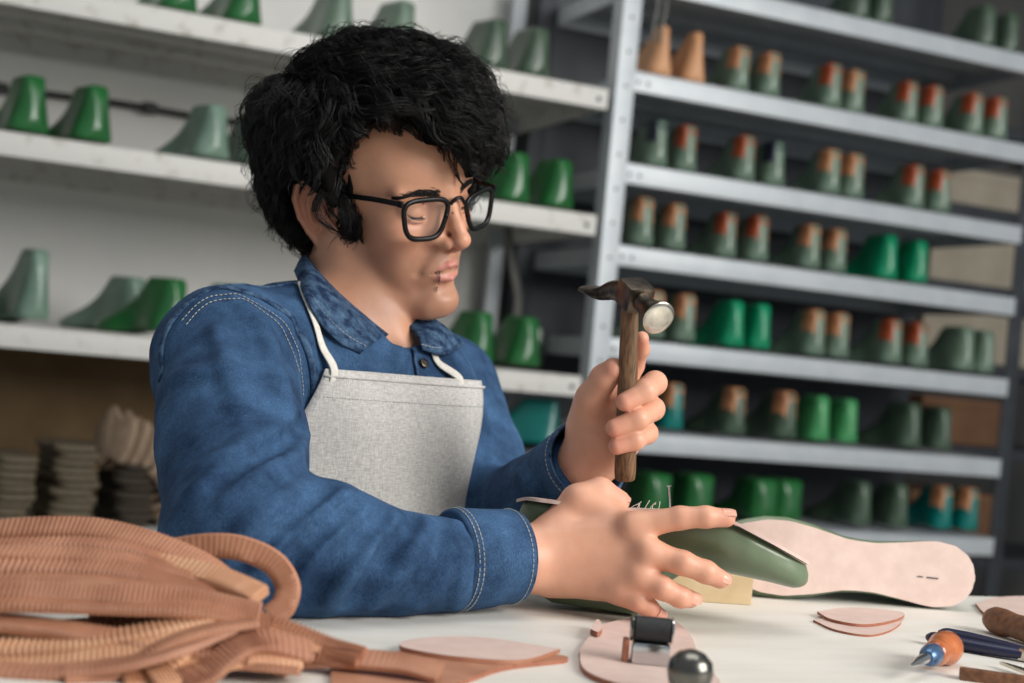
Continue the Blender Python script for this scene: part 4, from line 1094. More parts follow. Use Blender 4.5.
# raised folds and hollows (pixel columns and rows of the creases seen on the cloth)
for pts, r in [([(236, 545), (262, 520), (296, 492), (318, 470)], .008), ([(250, 575), (280, 545), (318, 512), (344, 494)], .009), ([(285, 590), (312, 560), (345, 528), (366, 512)], .009),
               ([(330, 600), (352, 570), (378, 540), (400, 520)], .008), ([(372, 606), (396, 575), (415, 545), (425, 520)], .007), ([(420, 606), (440, 580), (452, 550), (456, 526)], .006), ([(455, 606), (462, 575), (468, 545)], .005),
               ([(228, 500), (256, 478), (290, 452), (306, 430)], .008), ([(200, 468), (235, 452), (280, 430), (304, 410)], .006), ([(180, 505), (200, 490), (230, 470)], .006),
               ([(172, 380), (200, 372), (240, 372)], .005), ([(235, 300), (262, 330), (275, 360)], .005), ([(180, 330), (186, 380), (188, 430)], .005), ([(268, 345), (280, 385), (290, 420)], .006), ([(215, 330), (228, 370), (236, 410)], .005),
               ([(492, 440), (505, 470), (512, 500)], .007), ([(520, 478), (540, 490), (560, 500)], .006), ([(545, 465), (560, 478), (572, 492)], .005), ([(478, 400), (486, 430), (490, 460)], .006),
               ([(335, 330), (350, 352), (370, 366)], .004), ([(400, 350), (398, 362), (396, 372)], .003)]:
    fold(pts, r*1.2, .64, .012)
for pts, r in [([(243, 562), (272, 534), (304, 505), (330, 484)], .006), ([(268, 584), (297, 552), (330, 522), (354, 504)], .007), ([(308, 596), (332, 564), (362, 534), (382, 516)], .007), ([(350, 604), (374, 572), (398, 540), (414, 520)], .006),
               ([(215, 486), (246, 465), (284, 442), (305, 422)], .006), ([(300, 330), (306, 360), (312, 400)], .005)]:
    fold(pts, r*1.15, .30, .012, 'd2' if False else 's')
_nz = RNG.normal(size=(10, 3)); _ph = RNG.uniform(0, 6.28, 10)
def cloth_noise(X):
    d = np.zeros(len(X))
    for i in range(10):
        n = _nz[i]/np.linalg.norm(_nz[i]); d += np.sin(X@n*(60+18*i)+_ph[i]+2.0*np.sin(X@np.roll(n, 1)*(25+5*i)))/(1+.35*i)
    return d*.0005
shirt.ops.append(('d', 1.0, (cloth_noise, np.zeros(3), 100.0)))
SV, SQ = surface(shirt, HT+np.array([-.42, -.55, -.75]), HT+np.array([.46, .45, .05]), .0024)
SV = relax(SV, SQ, 1, .4)
_m = (SV[:, 2] < TABLE_Z+.0008) & (SV[:, 2] > TABLE_Z-.03) & (SV@RV < TV); SV[_m, 2] = TABLE_Z+.0008     # the sleeve lies flat where it rests on the table
shirt_o = kid(link('shirt', mesh_big('shirt', SV, SQ), M['denim'])); shirt_o['label'] = 'blue denim shirt'
def skid(o): o.parent = shirt_o; return o
def on_shirt(pix, off=.0012, n=None):
    Q = []
    for q in pix:
        X = march(base_shirt, q[0], q[1])
        if X is not None: Q.append(X)
    Q = catmull(Q, n or 6*len(Q)); return drop_on(shirt, Q, off)
def seam(pix, name='seam', r=.0022, mat='denim_worn', n=None):
    q = on_shirt(pix, .0004, n); mb = MB(); mb.tube(q, r, 8, flat=(1.6, .7), up=grad(shirt, q)); return skid(mb.build(name, M[mat], None, smooth=True))
def stitches(mb, q, up, step=.0042, ln=.0030, r=.00050):
    L = np.concatenate([[0], np.cumsum(np.linalg.norm(np.diff(q, axis=0), axis=1))]); s = 0.0
    while s+ln < L[-1]:
        a = np.array([np.interp(s, L, q[:, i]) for i in range(3)]); b = np.array([np.interp(s+ln, L, q[:, i]) for i in range(3)])
        mb.tube([a, (a+b)/2+up*.0003, b], r, 5); s += step
def stitch_on(pix, off=.0008):
    q = on_shirt(pix, off); mb = MB(); stitches(mb, q, np.array([0, -.0, .0])); return skid(mb.build('stitching', M['stitch'], None, smooth=True))
ARM = [(216, 290), (243, 296), (270, 306), (290, 322), (303, 345), (312, 372), (314, 396)]
seam([(160, 380), (163, 345), (176, 316), (196, 297), (216, 288), (243, 292), (270, 302), (292, 318), (306, 343), (314, 372), (315, 400)], 'armhole_seam', .0026)
stitch_on([(182, 321), (198, 304), (216, 296), (243, 300), (268, 310), (286, 325), (297, 347), (304, 372), (306, 396)])
stitch_on([(186, 325), (200, 309), (217, 301), (243, 304), (266, 314), (282, 328), (292, 349), (299, 374)])
seam([(219, 288), (250, 281), (285, 284), (305, 292)], 'yoke_seam', .0018)
# cuffs
def cuff(a, b, r0, r1, label):
    a = np.asarray(a); b = np.asarray(b); L = np.linalg.norm(b-a); ax = (b-a)/L
    mb = MB(); mb.lathe([(r0-.003, 0), (r0-.0005, .001), (r0, .004), (r0+.0008, L*.1), ((r0+r1)/2, L*.5), (r1, L-.004), (r1-.0002, L-.0015), (r1-.0022, L), (r1-.0042, L-.0015), (r1-.0045, L-.004), (r1-.005, L*.45), (r0-.0055, L*.1)], a, ax, 64)
    o = skid(mb.build('cuff', M['denim'], None, smooth=True)); o['label'] = label
    e1 = np.cross(ax, [0, 0, 1.]); e1 /= np.linalg.norm(e1); e2 = np.cross(ax, e1)
    for h, rr in ((.0045, r0+.0006), (.0085, r0+.0009), (L-.005, r1+.0003)):
        q = np.array([a+ax*h+rr*(math.cos(t)*e1+math.sin(t)*e2) for t in np.linspace(0, 2*pi, 90)]); mbs = MB(); stitches(mbs, q, np.zeros(3)); skid(mbs.build('stitching', M['stitch'], None, smooth=True))
    mbe = MB(); q = [a+ax*(L-.0004)+(r1-.0022)*(math.cos(t)*e1+math.sin(t)*e2) for t in np.linspace(0, 2*pi, 64)]
    mbe.tube(q, .0014, 6); skid(mbe.build('cuff_edge', M['denim_worn'], None, smooth=True))
cuff(P(450, 559.5, 1.159), P(514, 556, 1.190), .0412, .0392, 'buttoned cuff of the near sleeve')
cuff(P(552, 488, 1.372), P(588, 460, 1.302), .0405, .0400, 'cuff of the sleeve behind the hammer hand')
# collar: two leaves, each a folded sheet
def sheet(rows, th, name, mat, parent_fn, sub=6):
    """rows: list of equal-length point lists -> smooth sheet with thickness"""
    A = np.array([[np.asarray(p, float) for p in r] for r in rows])
    A = np.array([catmull(r, (A.shape[1]-1)*sub+1) for r in A]); A = np.array([catmull(A[:, j], (len(rows)-1)*sub+1) for j in range(A.shape[1])]).transpose(1, 0, 2)
    n, m = A.shape[:2]
    du = np.gradient(A, axis=0); dv = np.gradient(A, axis=1); N_ = np.cross(du, dv); N_ /= np.linalg.norm(N_, axis=2)[..., None]+1e-12
    V = np.concatenate([(A+N_*th/2).reshape(-1, 3), (A-N_*th/2).reshape(-1, 3)]); K = n*m; Fs = []
    for i in range(n-1):
        for j in range(m-1):
            a = i*m+j; Fs.append((a, a+m, a+m+1, a+1)); Fs.append((K+a+1, K+a+m+1, K+a+m, K+a))
    for j in range(m-1):
        Fs.append((j, j+1, K+j+1, K+j)); b = (n-1)*m+j; Fs.append((b+1, b, K+b, K+b+1))
    for i in range(n-1):
        a = i*m; Fs.append((a+m, a, K+a, K+a+m)); b = i*m+m-1; Fs.append((b, b+m, K+b+m, K+b))
    me = mesh_np(name, V, Fs)
    return parent_fn(link(name, me, M[mat] if isinstance(mat, str) else mat)), A
neck_only = Sdf(); neck_only.add(rc(H(-2.2, 0, -2), NECK, 5.7*HS+.004, 6.3*HS+.004), .01)
def on(sd, q, off):
    X = march(sd, q[0], q[1])
    if X is None: X = P(q[0], q[1], q[2])
    return X+grad(sd, X)[0]*off
inner = [on(neck_only, q, .003) for q in [(308, 256, 1.42), (322, 274, 1.40), (341, 292, 1.38), (364, 312, 1.38), (391, 334, 1.38)]]
outer = [on(base_shirt, q, .006) for q in [(296, 277, 1.40), (303, 300, 1.37), (316, 324, 1.35), (336, 344, 1.34), (357, 355, 1.33)]]
_in2 = [(a*.62+b*.38)+(CAM-a)/np.linalg.norm(CAM-a)*.012+np.array([0, 0, .003]) for a, b in zip(inner, outer)]
co, CA = sheet([inner, _in2, outer], .0032, 'collar', 'denim_worn', skid); co['label'] = 'near collar leaf with pale stitched edge'
i2 = [on(neck_only, q, .003) for q in [(402, 322, 1.40), (410, 316, 1.42), (414, 308, 1.44)]]
o2_ = [on(base_shirt, q, .006) for q in [(419, 352, 1.38), (440, 357, 1.40), (458, 348, 1.43)]]
m2 = [(a+b)/2+(CAM-a)/np.linalg.norm(CAM-a)*.010+CR*.004 for a, b in zip(i2, o2_)]
co2, CA2 = sheet([i2, m2, o2_], .003, 'collar', 'denim_worn', skid); co2['label'] = 'far collar leaf'
mbs = MB()
for A_ in (CA, CA2):
    e = A_[-3]; stitches(mbs, e+(CAM-e)/np.linalg.norm(CAM-e, axis=1)[:, None]*.0022, np.zeros(3))
    mbe = MB(); mbe.tube(A_[-1], .0017, 6); skid(mbe.build('collar_edge', M['denim_worn'], None, smooth=True))
skid(mbs.build('stitching', M['stitch'], None, smooth=True))
# placket edge and button
pk = on_shirt([(412, 350), (414, 362), (416, 374), (417, 390)], .002)
mb = MB(); mb.tube(pk, .0016, 6); skid(mb.build('placket_edge', M['denim_worn'], None, smooth=True))
mb = MB(); X = drop_on(shirt, [march(base_shirt, 423, 364)], .0015)[0]; mb.lathe([(.004, 0), (.0052, .0008), (.0045, .0022), (.002, .0018)], X, grad(shirt, X)[0], 20); skid(mb.build('button', M['steel_worn'], None, smooth=True))
# ------------------------------------------------------------------ apron bib
def chest_hit(l, z):
    p = CC*np.array([1, 1, 0])+TL*l+np.array([0, 0, z])+TF*.45; t = 0.0
    for _ in range(60):
        e = float(torso.ev((p-TF*t)[None])[0])
        if e < 3e-4 or t > .8: break
        t += e*.9
    return t
def apron_grid(l0, l1, z1, z0, n=34, m=44):
    G = np.zeros((m, n, 3)); T = np.zeros((m, n))
    zs = np.linspace(z1, z0, m); LS = [np.linspace(l0-.03*min(1, max(0, (z1-z)/.09)), l1, n) for z in zs]
    for i, z in enumerate(zs):
        for j, l in enumerate(LS[i]): T[i, j] = min(chest_hit(l, z), .43)
    for _ in range(14):      # taut cloth: smooth, never below the chest
        S = T.copy(); S[1:-1, 1:-1] = (T[:-2, 1:-1]+T[2:, 1:-1]+T[1:-1, :-2]+T[1:-1, 2:])/4; T = np.minimum(T, S)
    for i, z in enumerate(zs):
        for j, l in enumerate(LS[i]):
            w_ = .0030*math.sin(l*62+z*22)*(1-i/m*.2)+.0030*math.exp(-((l+.055-.1*(z1-z))/.012)**2)+.0026*math.exp(-((l-.06+.08*(z1-z))/.016)**2)
            G[i, j] = CC*np.array([1, 1, 0])+TL*l+np.array([0, 0, z])+TF*(.45-T[i, j]+.006+w_)
    return G
ZT = P(400, 375, 1.33)[2]
BIB = apron_grid(-.122, .079, ZT, .66)
ap, _ = sheet(BIB[::2, ::2], .0024, 'apron', 'linen', kid, 2); ap['label'] = 'grey linen apron bib'
def akid(o): o.parent = ap; return o
mb = MB(); mb.tube(BIB[1]+TF*.0012, .0016, 6); akid(mb.build('hem', M['linen'], None, smooth=True))
mb = MB(); stitches(mb, catmull(BIB[4]+TF*.0016, 90), np.zeros(3), .004, .0026, .0003); akid(mb.build('stitching', M['stitch'], None, smooth=True))
tl = BIB[0, 1]
pt = [tl+np.array([0, 0, -.02])+TF*.001, tl+TF*.002]+[drop_on(shirt, [march(base_shirt, *q)], .003)[0] for q in ((320, 349), (313, 325), (306, 302), (301, 286))]
q_ = catmull(pt, 40); mb = MB(); mb.tube(q_, .0045, 8, flat=(1, .22), up=grad(shirt, q_)); akid(mb.build('neck_strap', M['strap_white'], None, smooth=True))
tr = BIB[0, -9]
pt = [tr+np.array([0, 0, -.02])+TF*.001, tr+TF*.002]+[drop_on(shirt, [march(base_shirt, *q)], .003)[0] for q in ((438, 364), (432, 352))]
q_ = catmull(pt, 24); mb = MB(); mb.tube(q_, .0045, 8, flat=(1, .22), up=grad(shirt, q_)); akid(mb.build('neck_strap', M['strap_white'], None, smooth=True))
# trousers below the table
tro = Sdf(); hip = P(330, 640, 1.44)*np.array([1, 1, 0])
for s in (-1, 1):
    a = hip+TL*s*.09+np.array([0, 0, .52]); k_ = a+TF*.42+np.array([0, 0, -.02]); an = k_+np.array([0, 0, -.42])-TF*.05
    tro.add(chain([a, k_, an], [.085, .062, .05]), .03); tro.add(rc(an-TF*.03+np.array([0, 0, -.015]), an+TF*.15+np.array([0, 0, -.03]), .042, .034), .01)
tro.add(el(hip+np.array([0, 0, .58]), (.12, .165, .13), TR), .03)
tv, tq = surface(tro, hip+np.array([-.35, -.6, -.02]), hip+np.array([.75, .4, .8]), .006)
kid(link('trousers', mesh_big('trousers', tv, tq), M['trouser']))
# ------------------------------------------------------------------ hair: a dense body with strands over it
hair = Sdf()
U(hair, hel((-1.6, -.3, 6.0), (13.2, 11.0, 10.9)), .1)
U(hair, hel((2.6, 2.2, 10.4), (7.4, 6.8, 5.8)), 2.0)
U(hair, hel((-7.2, -4.6, 9.0), (5.6, 5.4, 4.6)), 2.0)
U(hair, hel((-4.9, 0, .6), (8.4, 8.9, 7.2)), 2.5)
D(hair, hel((9.4, -6.4, 3.4), (8.3, 8.4, 8.7)), .8)
D(hair, hel((11.2, 3.0, -3.2), (7.0, 7.0, 7.0)), .8)
D(hair, hel((9.0, 0, -7.5), (9.8, 14, 9.8)), .8)
D(hair, hel((9.6, 6.6, 1.4), (5.2, 4.6, 3.6)), .6)
for s in (-1, 1):
    D(hair, hel((-2.4, s*9.9, -.3), (3.4, 5.0, 3.9)), .6)
    U(hair, hrc((1.7, s*7.1, 5.0), (1.75, s*7.1, -.6), .8, .32), .5)
D(hair, hel((-2, 0, -10.5), (16, 14, 5.0)), 1.0)
U(hair, hch([(4.5, -3.2, 12.2), (8.6, -1.6, 10.6), (9.9, .8, 8.7), (9.3, 3.2, 7.2), (8.6, 5.2, 6.0)], [2.4, 2.3, 2.0, 1.5, .8], .5), 1.2)
hair_core = Sdf(); hair_core.ops = list(hair.ops)
_hn = RNG.normal(size=(8, 3))
def hair_noise(X):
    L = Hinv(X); d = np.zeros(len(X))
    for i in range(8):
        n = _hn[i]/np.linalg.norm(_hn[i]); d += np.sin(L@n*(.9+.35*i)+i*1.7+1.5*np.sin(L@np.roll(n, 1)*.8))/(1+.3*i)
    return d*.0020+.004
hair.ops.append(('d', 1.0, (hair_noise, np.zeros(3), 100.0)))
HV, HQ = surface(hair, HT-.22, HT+.22, .003)
HV = relax(HV, HQ, 1, .4)
me_core = mesh_big('hair', HV, HQ)
def grow(n_lock, per, npt, rad, ln, lift, curl, spread, seed, flyaway=False):
    R_ = np.random.default_rng(seed)
    tri = HV[HQ]; ar = np.linalg.norm(np.cross(tri[:, 1]-tri[:, 0], tri[:, 3]-tri[:, 0]), axis=1)
    f = R_.choice(len(HQ), n_lock*2, p=ar/ar.sum()); w = R_.random((len(f), 2))
    p = tri[f, 0]+(tri[f, 1]-tri[f, 0])*w[:, :1]+(tri[f, 3]-tri[f, 0])*w[:, 1:]
    # keep those on the outside of the mass (not on the face or ear cuts)
    L = Hinv(p); c = np.array([-1.6, -.3, 5.0]); g = grad(hair_core, p); gl = g@HA
    keep = ((L-c)*gl).sum(1) > 0; p = p[keep][:n_lock]; n = len(p); L = Hinv(p)
    ph = R_.uniform(0, 6.28, n); k = R_.uniform(.55, 1.0, n)*curl; length = R_.uniform(*ln, n); off = R_.uniform(*lift, n)
    sg = np.where(R_.random(n) < .5, -1, 1)
    P_ = [p]; N_ = []; step = length/(npt-1)*HS
    for i in range(npt):
        g = grad(hair_core, p); N_.append(g)
        if i == npt-1: break
        Lp = Hinv(p)
        front = np.clip((Lp[:, 0]-1)/6, 0, 1)[:, None]; top = np.clip((Lp[:, 2]-9)/6, 0, 1)[:, None]
        f = np.array([[-.25, 0, -1.0]])*(1-top)+np.array([[.55, .25, -.1]])*top
        f = f*(1-front)+front*np.array([[.35, .75, -.65]])
        f = f@HA.T; f = f-g*(f*g).sum(1)[:, None]; f /= np.linalg.norm(f, axis=1)[:, None]+1e-9
        sd = np.cross(g, f); a = ph+sg*k*i*length/(npt-1)
        d = f*1.0+sd*np.cos(a)[:, None]*(.85 if not flyaway else 1.1)+g*np.sin(a)[:, None]*(.5 if not flyaway else .9)
        d /= np.linalg.norm(d, axis=1)[:, None]
        p = p+d*step[:, None]
        e = hair_core.ev(p); tgt = (off+.35*np.sin(a)*(.4+i/npt))*HS*(1+(.8*i/npt if flyaway else 0))
        p = p+g*((tgt-e)*(.35 if not flyaway else .15))[:, None]
        P_.append(p)
    C_ = np.stack(P_, 1); N_ = np.stack(N_, 1)
    CL = Hinv(C_.reshape(-1, 3)).reshape(C_.shape)
    ins = lambda c, r: np.linalg.norm((CL-np.array(c))/np.array(r), axis=2).min(1)
    ok = (ins((9.4, -7.3, 3.2), (7.2, 7.2, 7.4)) > 1) & (ins((11.2, 3.4, -3.0), (6.8, 6.8, 6.9)) > 1) & (ins((9, 0, -7.5), (9.0, 13, 9.0)) > 1)
    ok &= ins((9.6, 6.6, 1.4), (5.2, 4.6, 3.4)) > 1
    for s_ in (-1, 1): ok &= ins((-2.0, s_*9.9, -.3), (3.5, 5.0, 3.7)) > 1
    C_ = C_[ok]; N_ = N_[ok]; n = len(C_)
    T = np.gradient(C_, axis=1); T /= np.linalg.norm(T, axis=2)[..., None]+1e-9
    S_ = np.cross(N_, T); S_ /= np.linalg.norm(S_, axis=2)[..., None]+1e-9; N2 = np.cross(T, S_)
    s = np.linspace(0, 1, npt)
    th = R_.uniform(0, 6.28, (n, per, 1)); rr = np.sqrt(R_.random((n, per, 1)))*spread*HS
    wob = R_.uniform(0, 6.28, (n, per, 1)); amp = R_.uniform(.0, .10, (n, per, 1))*HS
    env = (.75+.5*np.sin(pi*s)-.75*s**2)[None, None, :]
    a_ = rr*env*np.cos(th+1.2*s)+amp*np.sin(wob+9*s); b_ = rr*env*np.sin(th+1.2*s)*.7+amp*np.cos(wob+8*s)
    St = C_[:, None]+S_[:, None]*a_[..., None]+N2[:, None]*b_[..., None]
    K = n*per; St = St.reshape(K, npt, 3); Sf = np.repeat(S_, per, 0); Nf = np.repeat(N2, per, 0)
    r = rad*HS*np.concatenate([[.6], np.ones(npt-2)])[None, :npt-1]; r = np.concatenate([np.repeat(r, K, 0)*(1-.35*s[:-1])[None], np.full((K, 1), rad*HS*.15)], 1)
    V = np.zeros((K, npt, 3, 3))
    for j in range(3):
        a = 2*pi*j/3; V[:, :, j] = St+r[..., None]*(math.cos(a)*Sf+math.sin(a)*Nf)
    base = (np.arange(K)*npt*3)[:, None, None]+(np.arange(npt-1)*3)[None, :, None]
    Q = np.stack([base+j for j in range(3)], -1).reshape(K, npt-1, 3); j2 = np.array([1, 2, 0])
    Qd = np.stack([Q, Q[..., j2], Q[..., j2]+3, Q+3], -1).reshape(-1, 4)
    return V.reshape(-1, 3), Qd
parts = [(HV, HQ), grow(2500, 15, 11, .040, (5.0, 9.0), (.2, 1.05), .80, .52, 3), grow(2400, 3, 11, .022, (5.0, 9.0), (.6, 2.1), 1.35, .7, 5, True)]
ofs = 0; VV = []; QQ = []
for v, q in parts: VV.append(v); QQ.append(q+ofs); ofs += len(v)
ho = kid(link('hair', mesh_big('hair', np.concatenate(VV), np.concatenate(QQ)), [M['hair_black'], M['hair_root']])); ho['label'] = 'thick curly black hair'
_mi = np.zeros(len(ho.data.polygons), dtype=np.int32); _mi[:len(HQ)] = 1; ho.data.polygons.foreach_set('material_index', _mi)
# ------------------------------------------------------------------ eyebrows, lashes, eyelids
def body_on(Lp, off):
    X = H(*Lp); return drop_on(body, X[None], off)[0]
for s in (-1, 1):
    mb = MB(); R_ = np.random.default_rng(20+s); A0 = []; B0 = []
    for k in range(320):
        t = R_.random(); yy = 1.3+5.3*t; zz = 3.1+.36*math.sin(pi*min(1, t*.9+.08))-.45*t*t+R_.normal()*.25*(1-.55*t)
        a = (8.9-2.2*t*t, s*yy, zz); A0.append(H(*a)); B0.append(H(a[0]-.1, s*(yy+.5), zz+.22-.35*t))
    A0 = drop_on(body, np.array(A0), .0002, 5); B0 = drop_on(body, np.array(B0), .0009, 5)
    for A_, B_ in zip(A0, B0): mb.tube([A_, (A_+B_)/2+(A_-H(0, 0, 2))*.002, B_], [.00036, .0003, .0001], 4)
    kid(mb.build('eyebrow', M['hair_black'], None, smooth=True))
    lash = [H(x+.02, y, z+.02) for x, y, z in [(6.95+1.36*math.cos(a)*.90, s*3.35+1.55*math.sin(a)*.90, .75+.30*(a/1.0)**2) for a in np.linspace(-1, 1, 13)]]
    lash = drop_on(body, np.array(lash), .0004)
    mb = MB(); mb.tube(catmull(lash, 30), .00055, 6)
    for q in catmull(lash, 26)[2:]:
        dv = (HA@np.array([.8, 0, -.55])); mb.tube([q, q+dv*.003, q+dv*.0055+np.array([0, 0, .001])], [.0003, .00022, .00005], 4)
    kid(mb.build('eyelashes', M['hair_black'], None, smooth=True))
# ------------------------------------------------------------------ glasses
gl = empty('eyeglasses', H(10.3, .2, 2.4), 0, 'black rectangular eyeglasses worn low on the nose by the young person', 'glasses')
def lens_pts(ot, it, ib, ob, n=56, e=.32):
    ot, it, ib, ob = [np.array(q, float) for q in (ot, it, ib, ob)]
    out = []
    for k in range(n):
        a = 2*pi*k/n; c_, s_ = math.cos(a), math.sin(a); p_ = 3.6
        m = (abs(c_)**p_+abs(s_)**p_)**(-1/p_); u, v = (c_*m+1)/2, (s_*m+1)/2
        q = (ob*(1-u)+ib*u)*(1-v)+(ot*(1-u)+it*u)*v
        out.append(q)
    return np.array(out)
NL = lens_pts((9.25, -7.0, 3.25), (10.2, -.85, 2.9), (10.0, -2.2, -1.2), (9.35, -6.4, -.8))
FL = lens_pts((9.45, 6.5, 2.9), (10.2, 1.2, 2.35), (10.05, 2.5, -1.35), (9.5, 5.9, -1.15))
frm = MB()
for Q_ in (NL, FL):
    W_q = Hv(Q_); W_q = np.vstack([W_q, W_q[:3]])
    c0 = W_q[:56].mean(0); frm.tube(W_q, .0021, 8, flat=(1.3, 1.1), up=HA[:, 0])
    top_ = Hv(Q_[(Q_[:, 2] > Q_[:, 2].mean()+1.0)])
br = catmull([H(10.18, -.95, 2.2), H(10.45, -.4, 2.75), H(10.5, .3, 2.75), H(10.2, 1.25, 1.9)], 16); frm.tube(br, [.0019]*16, 8)
for s, pt in ((-1, (9.1, -7.15, 3.0)), (1, (9.3, 6.6, 2.6))): frm.box(H(*pt), (.0035, .0016, .0030), HA, bev=.0008)
fo = frm.build('frame', M['frame_black'], gl, smooth=True)
for s, pts in ((-1, [(8.9, -7.25, 3.0), (6, -7.35, 2.85), (2.5, -7.6, 2.55), (-.6, -7.9, 2.3), (-2.2, -7.9, 1.4), (-3.0, -7.7, -.2)]), (1, [(9.1, 6.75, 2.6), (6, 7.1, 2.7), (2.5, 7.6, 2.6), (-.6, 7.9, 2.3), (-2.2, 7.9, 1.4), (-3.0, 7.7, -.2)])):
    mb = MB(); mb.tube(catmull(Hv(pts), 50), .0027, 8, flat=(.5, 1.0), up=HA[:, 2]); mb.build('temple', M['frame_black'], gl, smooth=True)
for Q_ in (NL, FL):
    W_q = Hv(Q_); c0 = W_q.mean(0)+HA[:, 0]*.0006; V = [c0]; Fs = []
    for f_ in (.5, 1.0):
        for q in W_q: V.append(c0*(1-f_)+q*f_-HA[:, 0]*.0006*f_*f_)
    n = len(W_q)
    for k in range(n):
        k2 = (k+1) % n; Fs.append((0, 1+k, 1+k2)); Fs.append((1+k, 1+n+k, 1+n+k2, 1+k2))
    link('lens', mesh_np('lens', V, Fs), M['lens_glass'], gl)
# ------------------------------------------------------------------ tacks held between the lips
for k, (zz, xx, yy) in enumerate(((-5.35, 9.6, -1.55), (-5.9, 9.75, -1.6), (-6.5, 9.6, -1.6), (-7.1, 9.5, -1.6))):
    X = body_on((xx, yy, zz), .0012); d = HA@np.array([.15, -.1, -.98])
    mb = MB(); mb.lathe([(.0003, -.0024), (.0005, -.001), (.0005, .0018), (.0012, .0020), (.0011, .0025)], X, -d, 8)
    tag(mb.build('tack', M['steel_dark'], None), f'tiny dark tack hanging from the lips, {["uppermost","second","third","lowest"][k]} of four', 'tack', 'tacks hanging from the lips')
# ------------------------------------------------------------------ fingernails
def nail(tip, prev, toward, w=.0050, l=.0058):
    tip = np.asarray(tip); ax = tip-np.asarray(prev); ax /= np.linalg.norm(ax); up = np.asarray(toward)-ax*(np.asarray(toward)@ax); up /= np.linalg.norm(up)
    sd = np.cross(ax, up); r = .0074; V = []; Fs = []; m, n = 7, 7
    for lay, o_ in ((0, .0006), (1, -.0006)):
        for i in range(m):
            for j in range(n):
                u = i/(m-1)*2-1; v = j/(n-1)*2-1
                ww = w*(1-.25*max(0, u)**2-.2*max(0, -u)**2)
                an = v*ww/r*1.15; V.append(tip+ax*(u*l+.0015)+r*math.sin(an)*sd+(r*math.cos(an)+.0003+o_-.0012*max(0, u)**2)*up)
    for i in range(m-1):
        for j in range(n-1):
            a = i*n+j; Fs.append((a, a+1, a+n+1, a+n)); b = m*n+a; Fs.append((b+n, b+n+1, b+1, b))
    for i in range(m-1):
        for j in (0, n-1):
            a = i*n+j; Fs.append((a, a+n, m*n+a+n, m*n+a))
    for j in range(n-1):
        for i in (0, m-1):
            a = i*n+j; Fs.append((a, a+1, m*n+a+1, m*n+a))
    me = mesh_np('fingernail', V, Fs); kid(link('fingernail', me, M['nail_pink']))
simple('nail_pink', srgb(226, 168, 146), srgb(218, 158, 136), .3, coat=.3)
tc_ = lambda X: (CAM-X)/np.linalg.norm(CAM-X)
for nm, tw in (('index', np.array([0, -.55, .85])), ('middle', np.array([.1, -.8, .5])), ('ring', np.array([.1, -.9, .3])), ('pinky', np.array([.1, -.9, .2]))):
    pts = [P(*q) for q in RH[nm][0]]; nail(pts[-1], pts[-2], tw)
pts = [P(*q) for q in THR[0]]; nail(pts[-1], pts[-2], np.array([.2, -.3, .9]), .006, .0065)
# ------------------------------------------------------------------ hammer
HX = (HTp-HB)/np.linalg.norm(HTp-HB)
hm = empty('hammer', HB, 0, 'cobbler hammer with worn steel head and striped wooden handle, gripped upright in a fist', 'hammer')
hl = float(np.linalg.norm(HTp-HB))
mb = MB(); mb.lathe([(.0075, -.004), (.0090, -.0025), (.0096, .004), (.0094, hl*.3), (.0088, hl*.55), (.0080, hl*.8), (.0078, hl-.004), (.0072, hl+.004)], HB, HX, 28, sx=1.0, sy=.85, xdir=CR)
o = mb.build('handle', M['wood_handle'], hm, angle=50)
face = P(658.5, 318, 1.205); eye_ = P(636, 296, 1.238); fd = face-eye_; fL = np.linalg.norm(fd); fd /= fL
mb = MB(); mb.lathe([(.0095, -.012), (.0105, -.008), (.0105, .004), (.0085, .010), (.0088, fL*.55), (.0118, fL*.78), (.0152, fL*.93), (.0155, fL*.985), (.0150, fL), (.0142, fL+.0006)], eye_, fd, 36)
mb.box(eye_-fd*.002, (.0125, .0125, .0118), np.stack([fd, np.cross(HX, fd)/np.linalg.norm(np.cross(HX, fd)), np.cross(fd, np.cross(HX, fd)/np.linalg.norm(np.cross(HX, fd)))], 1), bev=.004)
o = mb.build('head', M['steel_worn'], hm, angle=45)
mb = MB(); mb.lathe([(.0149, 0), (.0151, .0006), (.0146, .0012), (.008, .0016), (.001, .0017)], face-fd*.0004, fd, 40); mb.build('striking_face', M['steel_bright'], hm, angle=50)['label'] = 'bright round striking face'
pe = catmull([eye_-fd*.006, P(617, 290, 1.262), P(602, 293, 1.275), P(586, 288, 1.285)], 26)
mb = MB(); rr_ = np.linspace(1, 0, 26); V, Fs = sweep(pe, 1.0, 12, None, HX, None)
T_, S_, N_ = frames(pe, HX); V = []; ang = 2*pi*np.arange(16)/16
for i in range(26):
    t = i/25; a = .0095+.0035*t; b = .0095*(1-t)**.9+.0026
    for q in ang:
        c_, s_ = math.cos(q), math.sin(q); V.append(pe[i]+S_[i]*a*np.sign(c_)*abs(c_)**.7+N_[i]*b*np.sign(s_)*abs(s_)**.7)
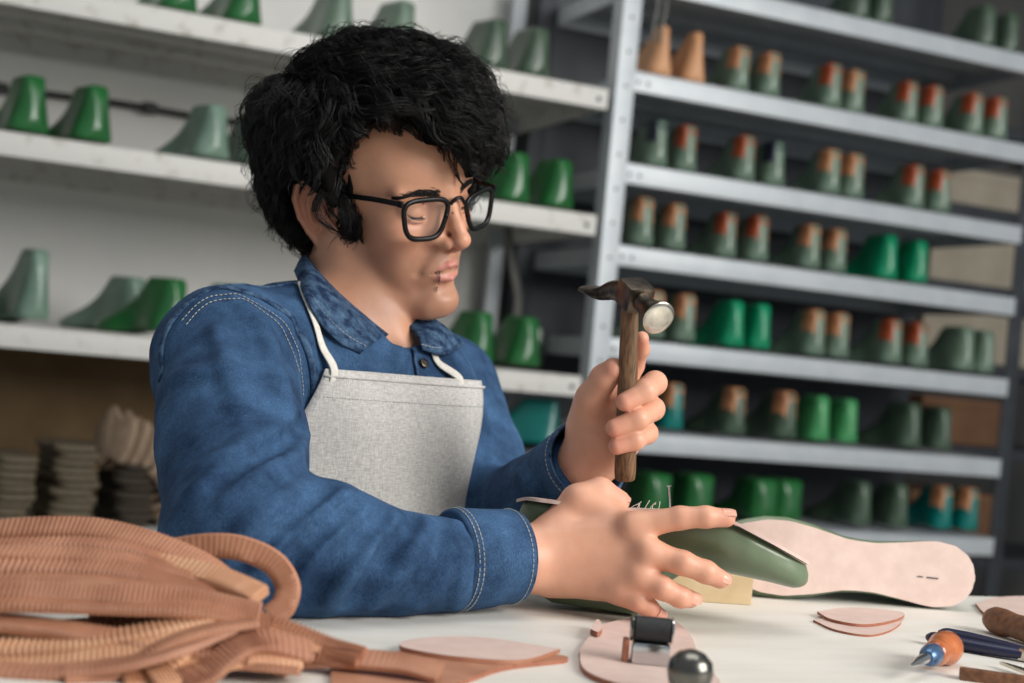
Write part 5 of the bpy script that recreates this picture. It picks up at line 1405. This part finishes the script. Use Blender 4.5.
Fs = [(i*16+(k+1) % 16, i*16+k, (i+1)*16+k, (i+1)*16+(k+1) % 16) for i in range(25) for k in range(16)]+[tuple(range(16)), tuple(25*16+k for k in range(16))[::-1]]
mb.add(V, Fs); mb.build('peen', M['steel_worn'], hm, angle=50)
mb = MB(); mb.box(HB+HX*(hl+.013), (.0062, .0052, .0022), np.stack([CR, np.cross(HX, CR), HX], 1), bev=.0008); mb.build('wedge', M['steel_bright'], hm)
# ------------------------------------------------------------------ camera, light
cd = bpy.data.cameras.new('camera'); cam = bpy.data.objects.new('camera', cd); COL.objects.link(cam)
cd.lens = 50; cd.sensor_width = FPX and 1024*50/FPX; cd.sensor_fit = 'HORIZONTAL'; cd.clip_start = .02
Mx = Matrix.Identity(4)
for i in range(3):
    Mx[i][0] = CR[i]; Mx[i][1] = CU[i]; Mx[i][2] = -CF[i]; Mx[i][3] = CAM[i]
cam.matrix_world = Mx
cd.dof.use_dof = True; cd.dof.focus_distance = 1.22; cd.dof.aperture_fstop = .050/.0105; cd.dof.aperture_blades = 0
SC.camera = cam
SC.view_settings.view_transform = 'Standard'; SC.view_settings.look = 'None'; SC.view_settings.gamma = 1; SC.view_settings.exposure = 0.0
SC.view_settings.use_curve_mapping = False
w = bpy.data.worlds.new('daylight'); SC.world = w; w.use_nodes = True
bg = w.node_tree.nodes['Background']; bg.inputs['Color'].default_value = (.86, .93, 1.0, 1); bg.inputs['Strength'].default_value = .30
def area(name, loc, target, sx, sy, power, col=(1, 1, 1)):
    l = bpy.data.lights.new(name, 'AREA'); l.shape = 'RECTANGLE'; l.size = sx; l.size_y = sy; l.energy = power; l.color = col
    o = bpy.data.objects.new(name, l); COL.objects.link(o); o.location = loc
    d = Vector(target)-Vector(loc); o.rotation_euler = d.to_track_quat('-Z', 'Y').to_euler(); return o
area('window_light', (3.0, -.3, 2.4), (.1, 1.8, .95), 2.2, 1.9, 168, (1, .97, .93))
area('overhead_fill', (.3, 1.2, 2.9), (.3, 1.6, .75), 1.6, 1.0, 16, (1, .98, .95))  # added weak fill from above; no ceiling lamp is known here
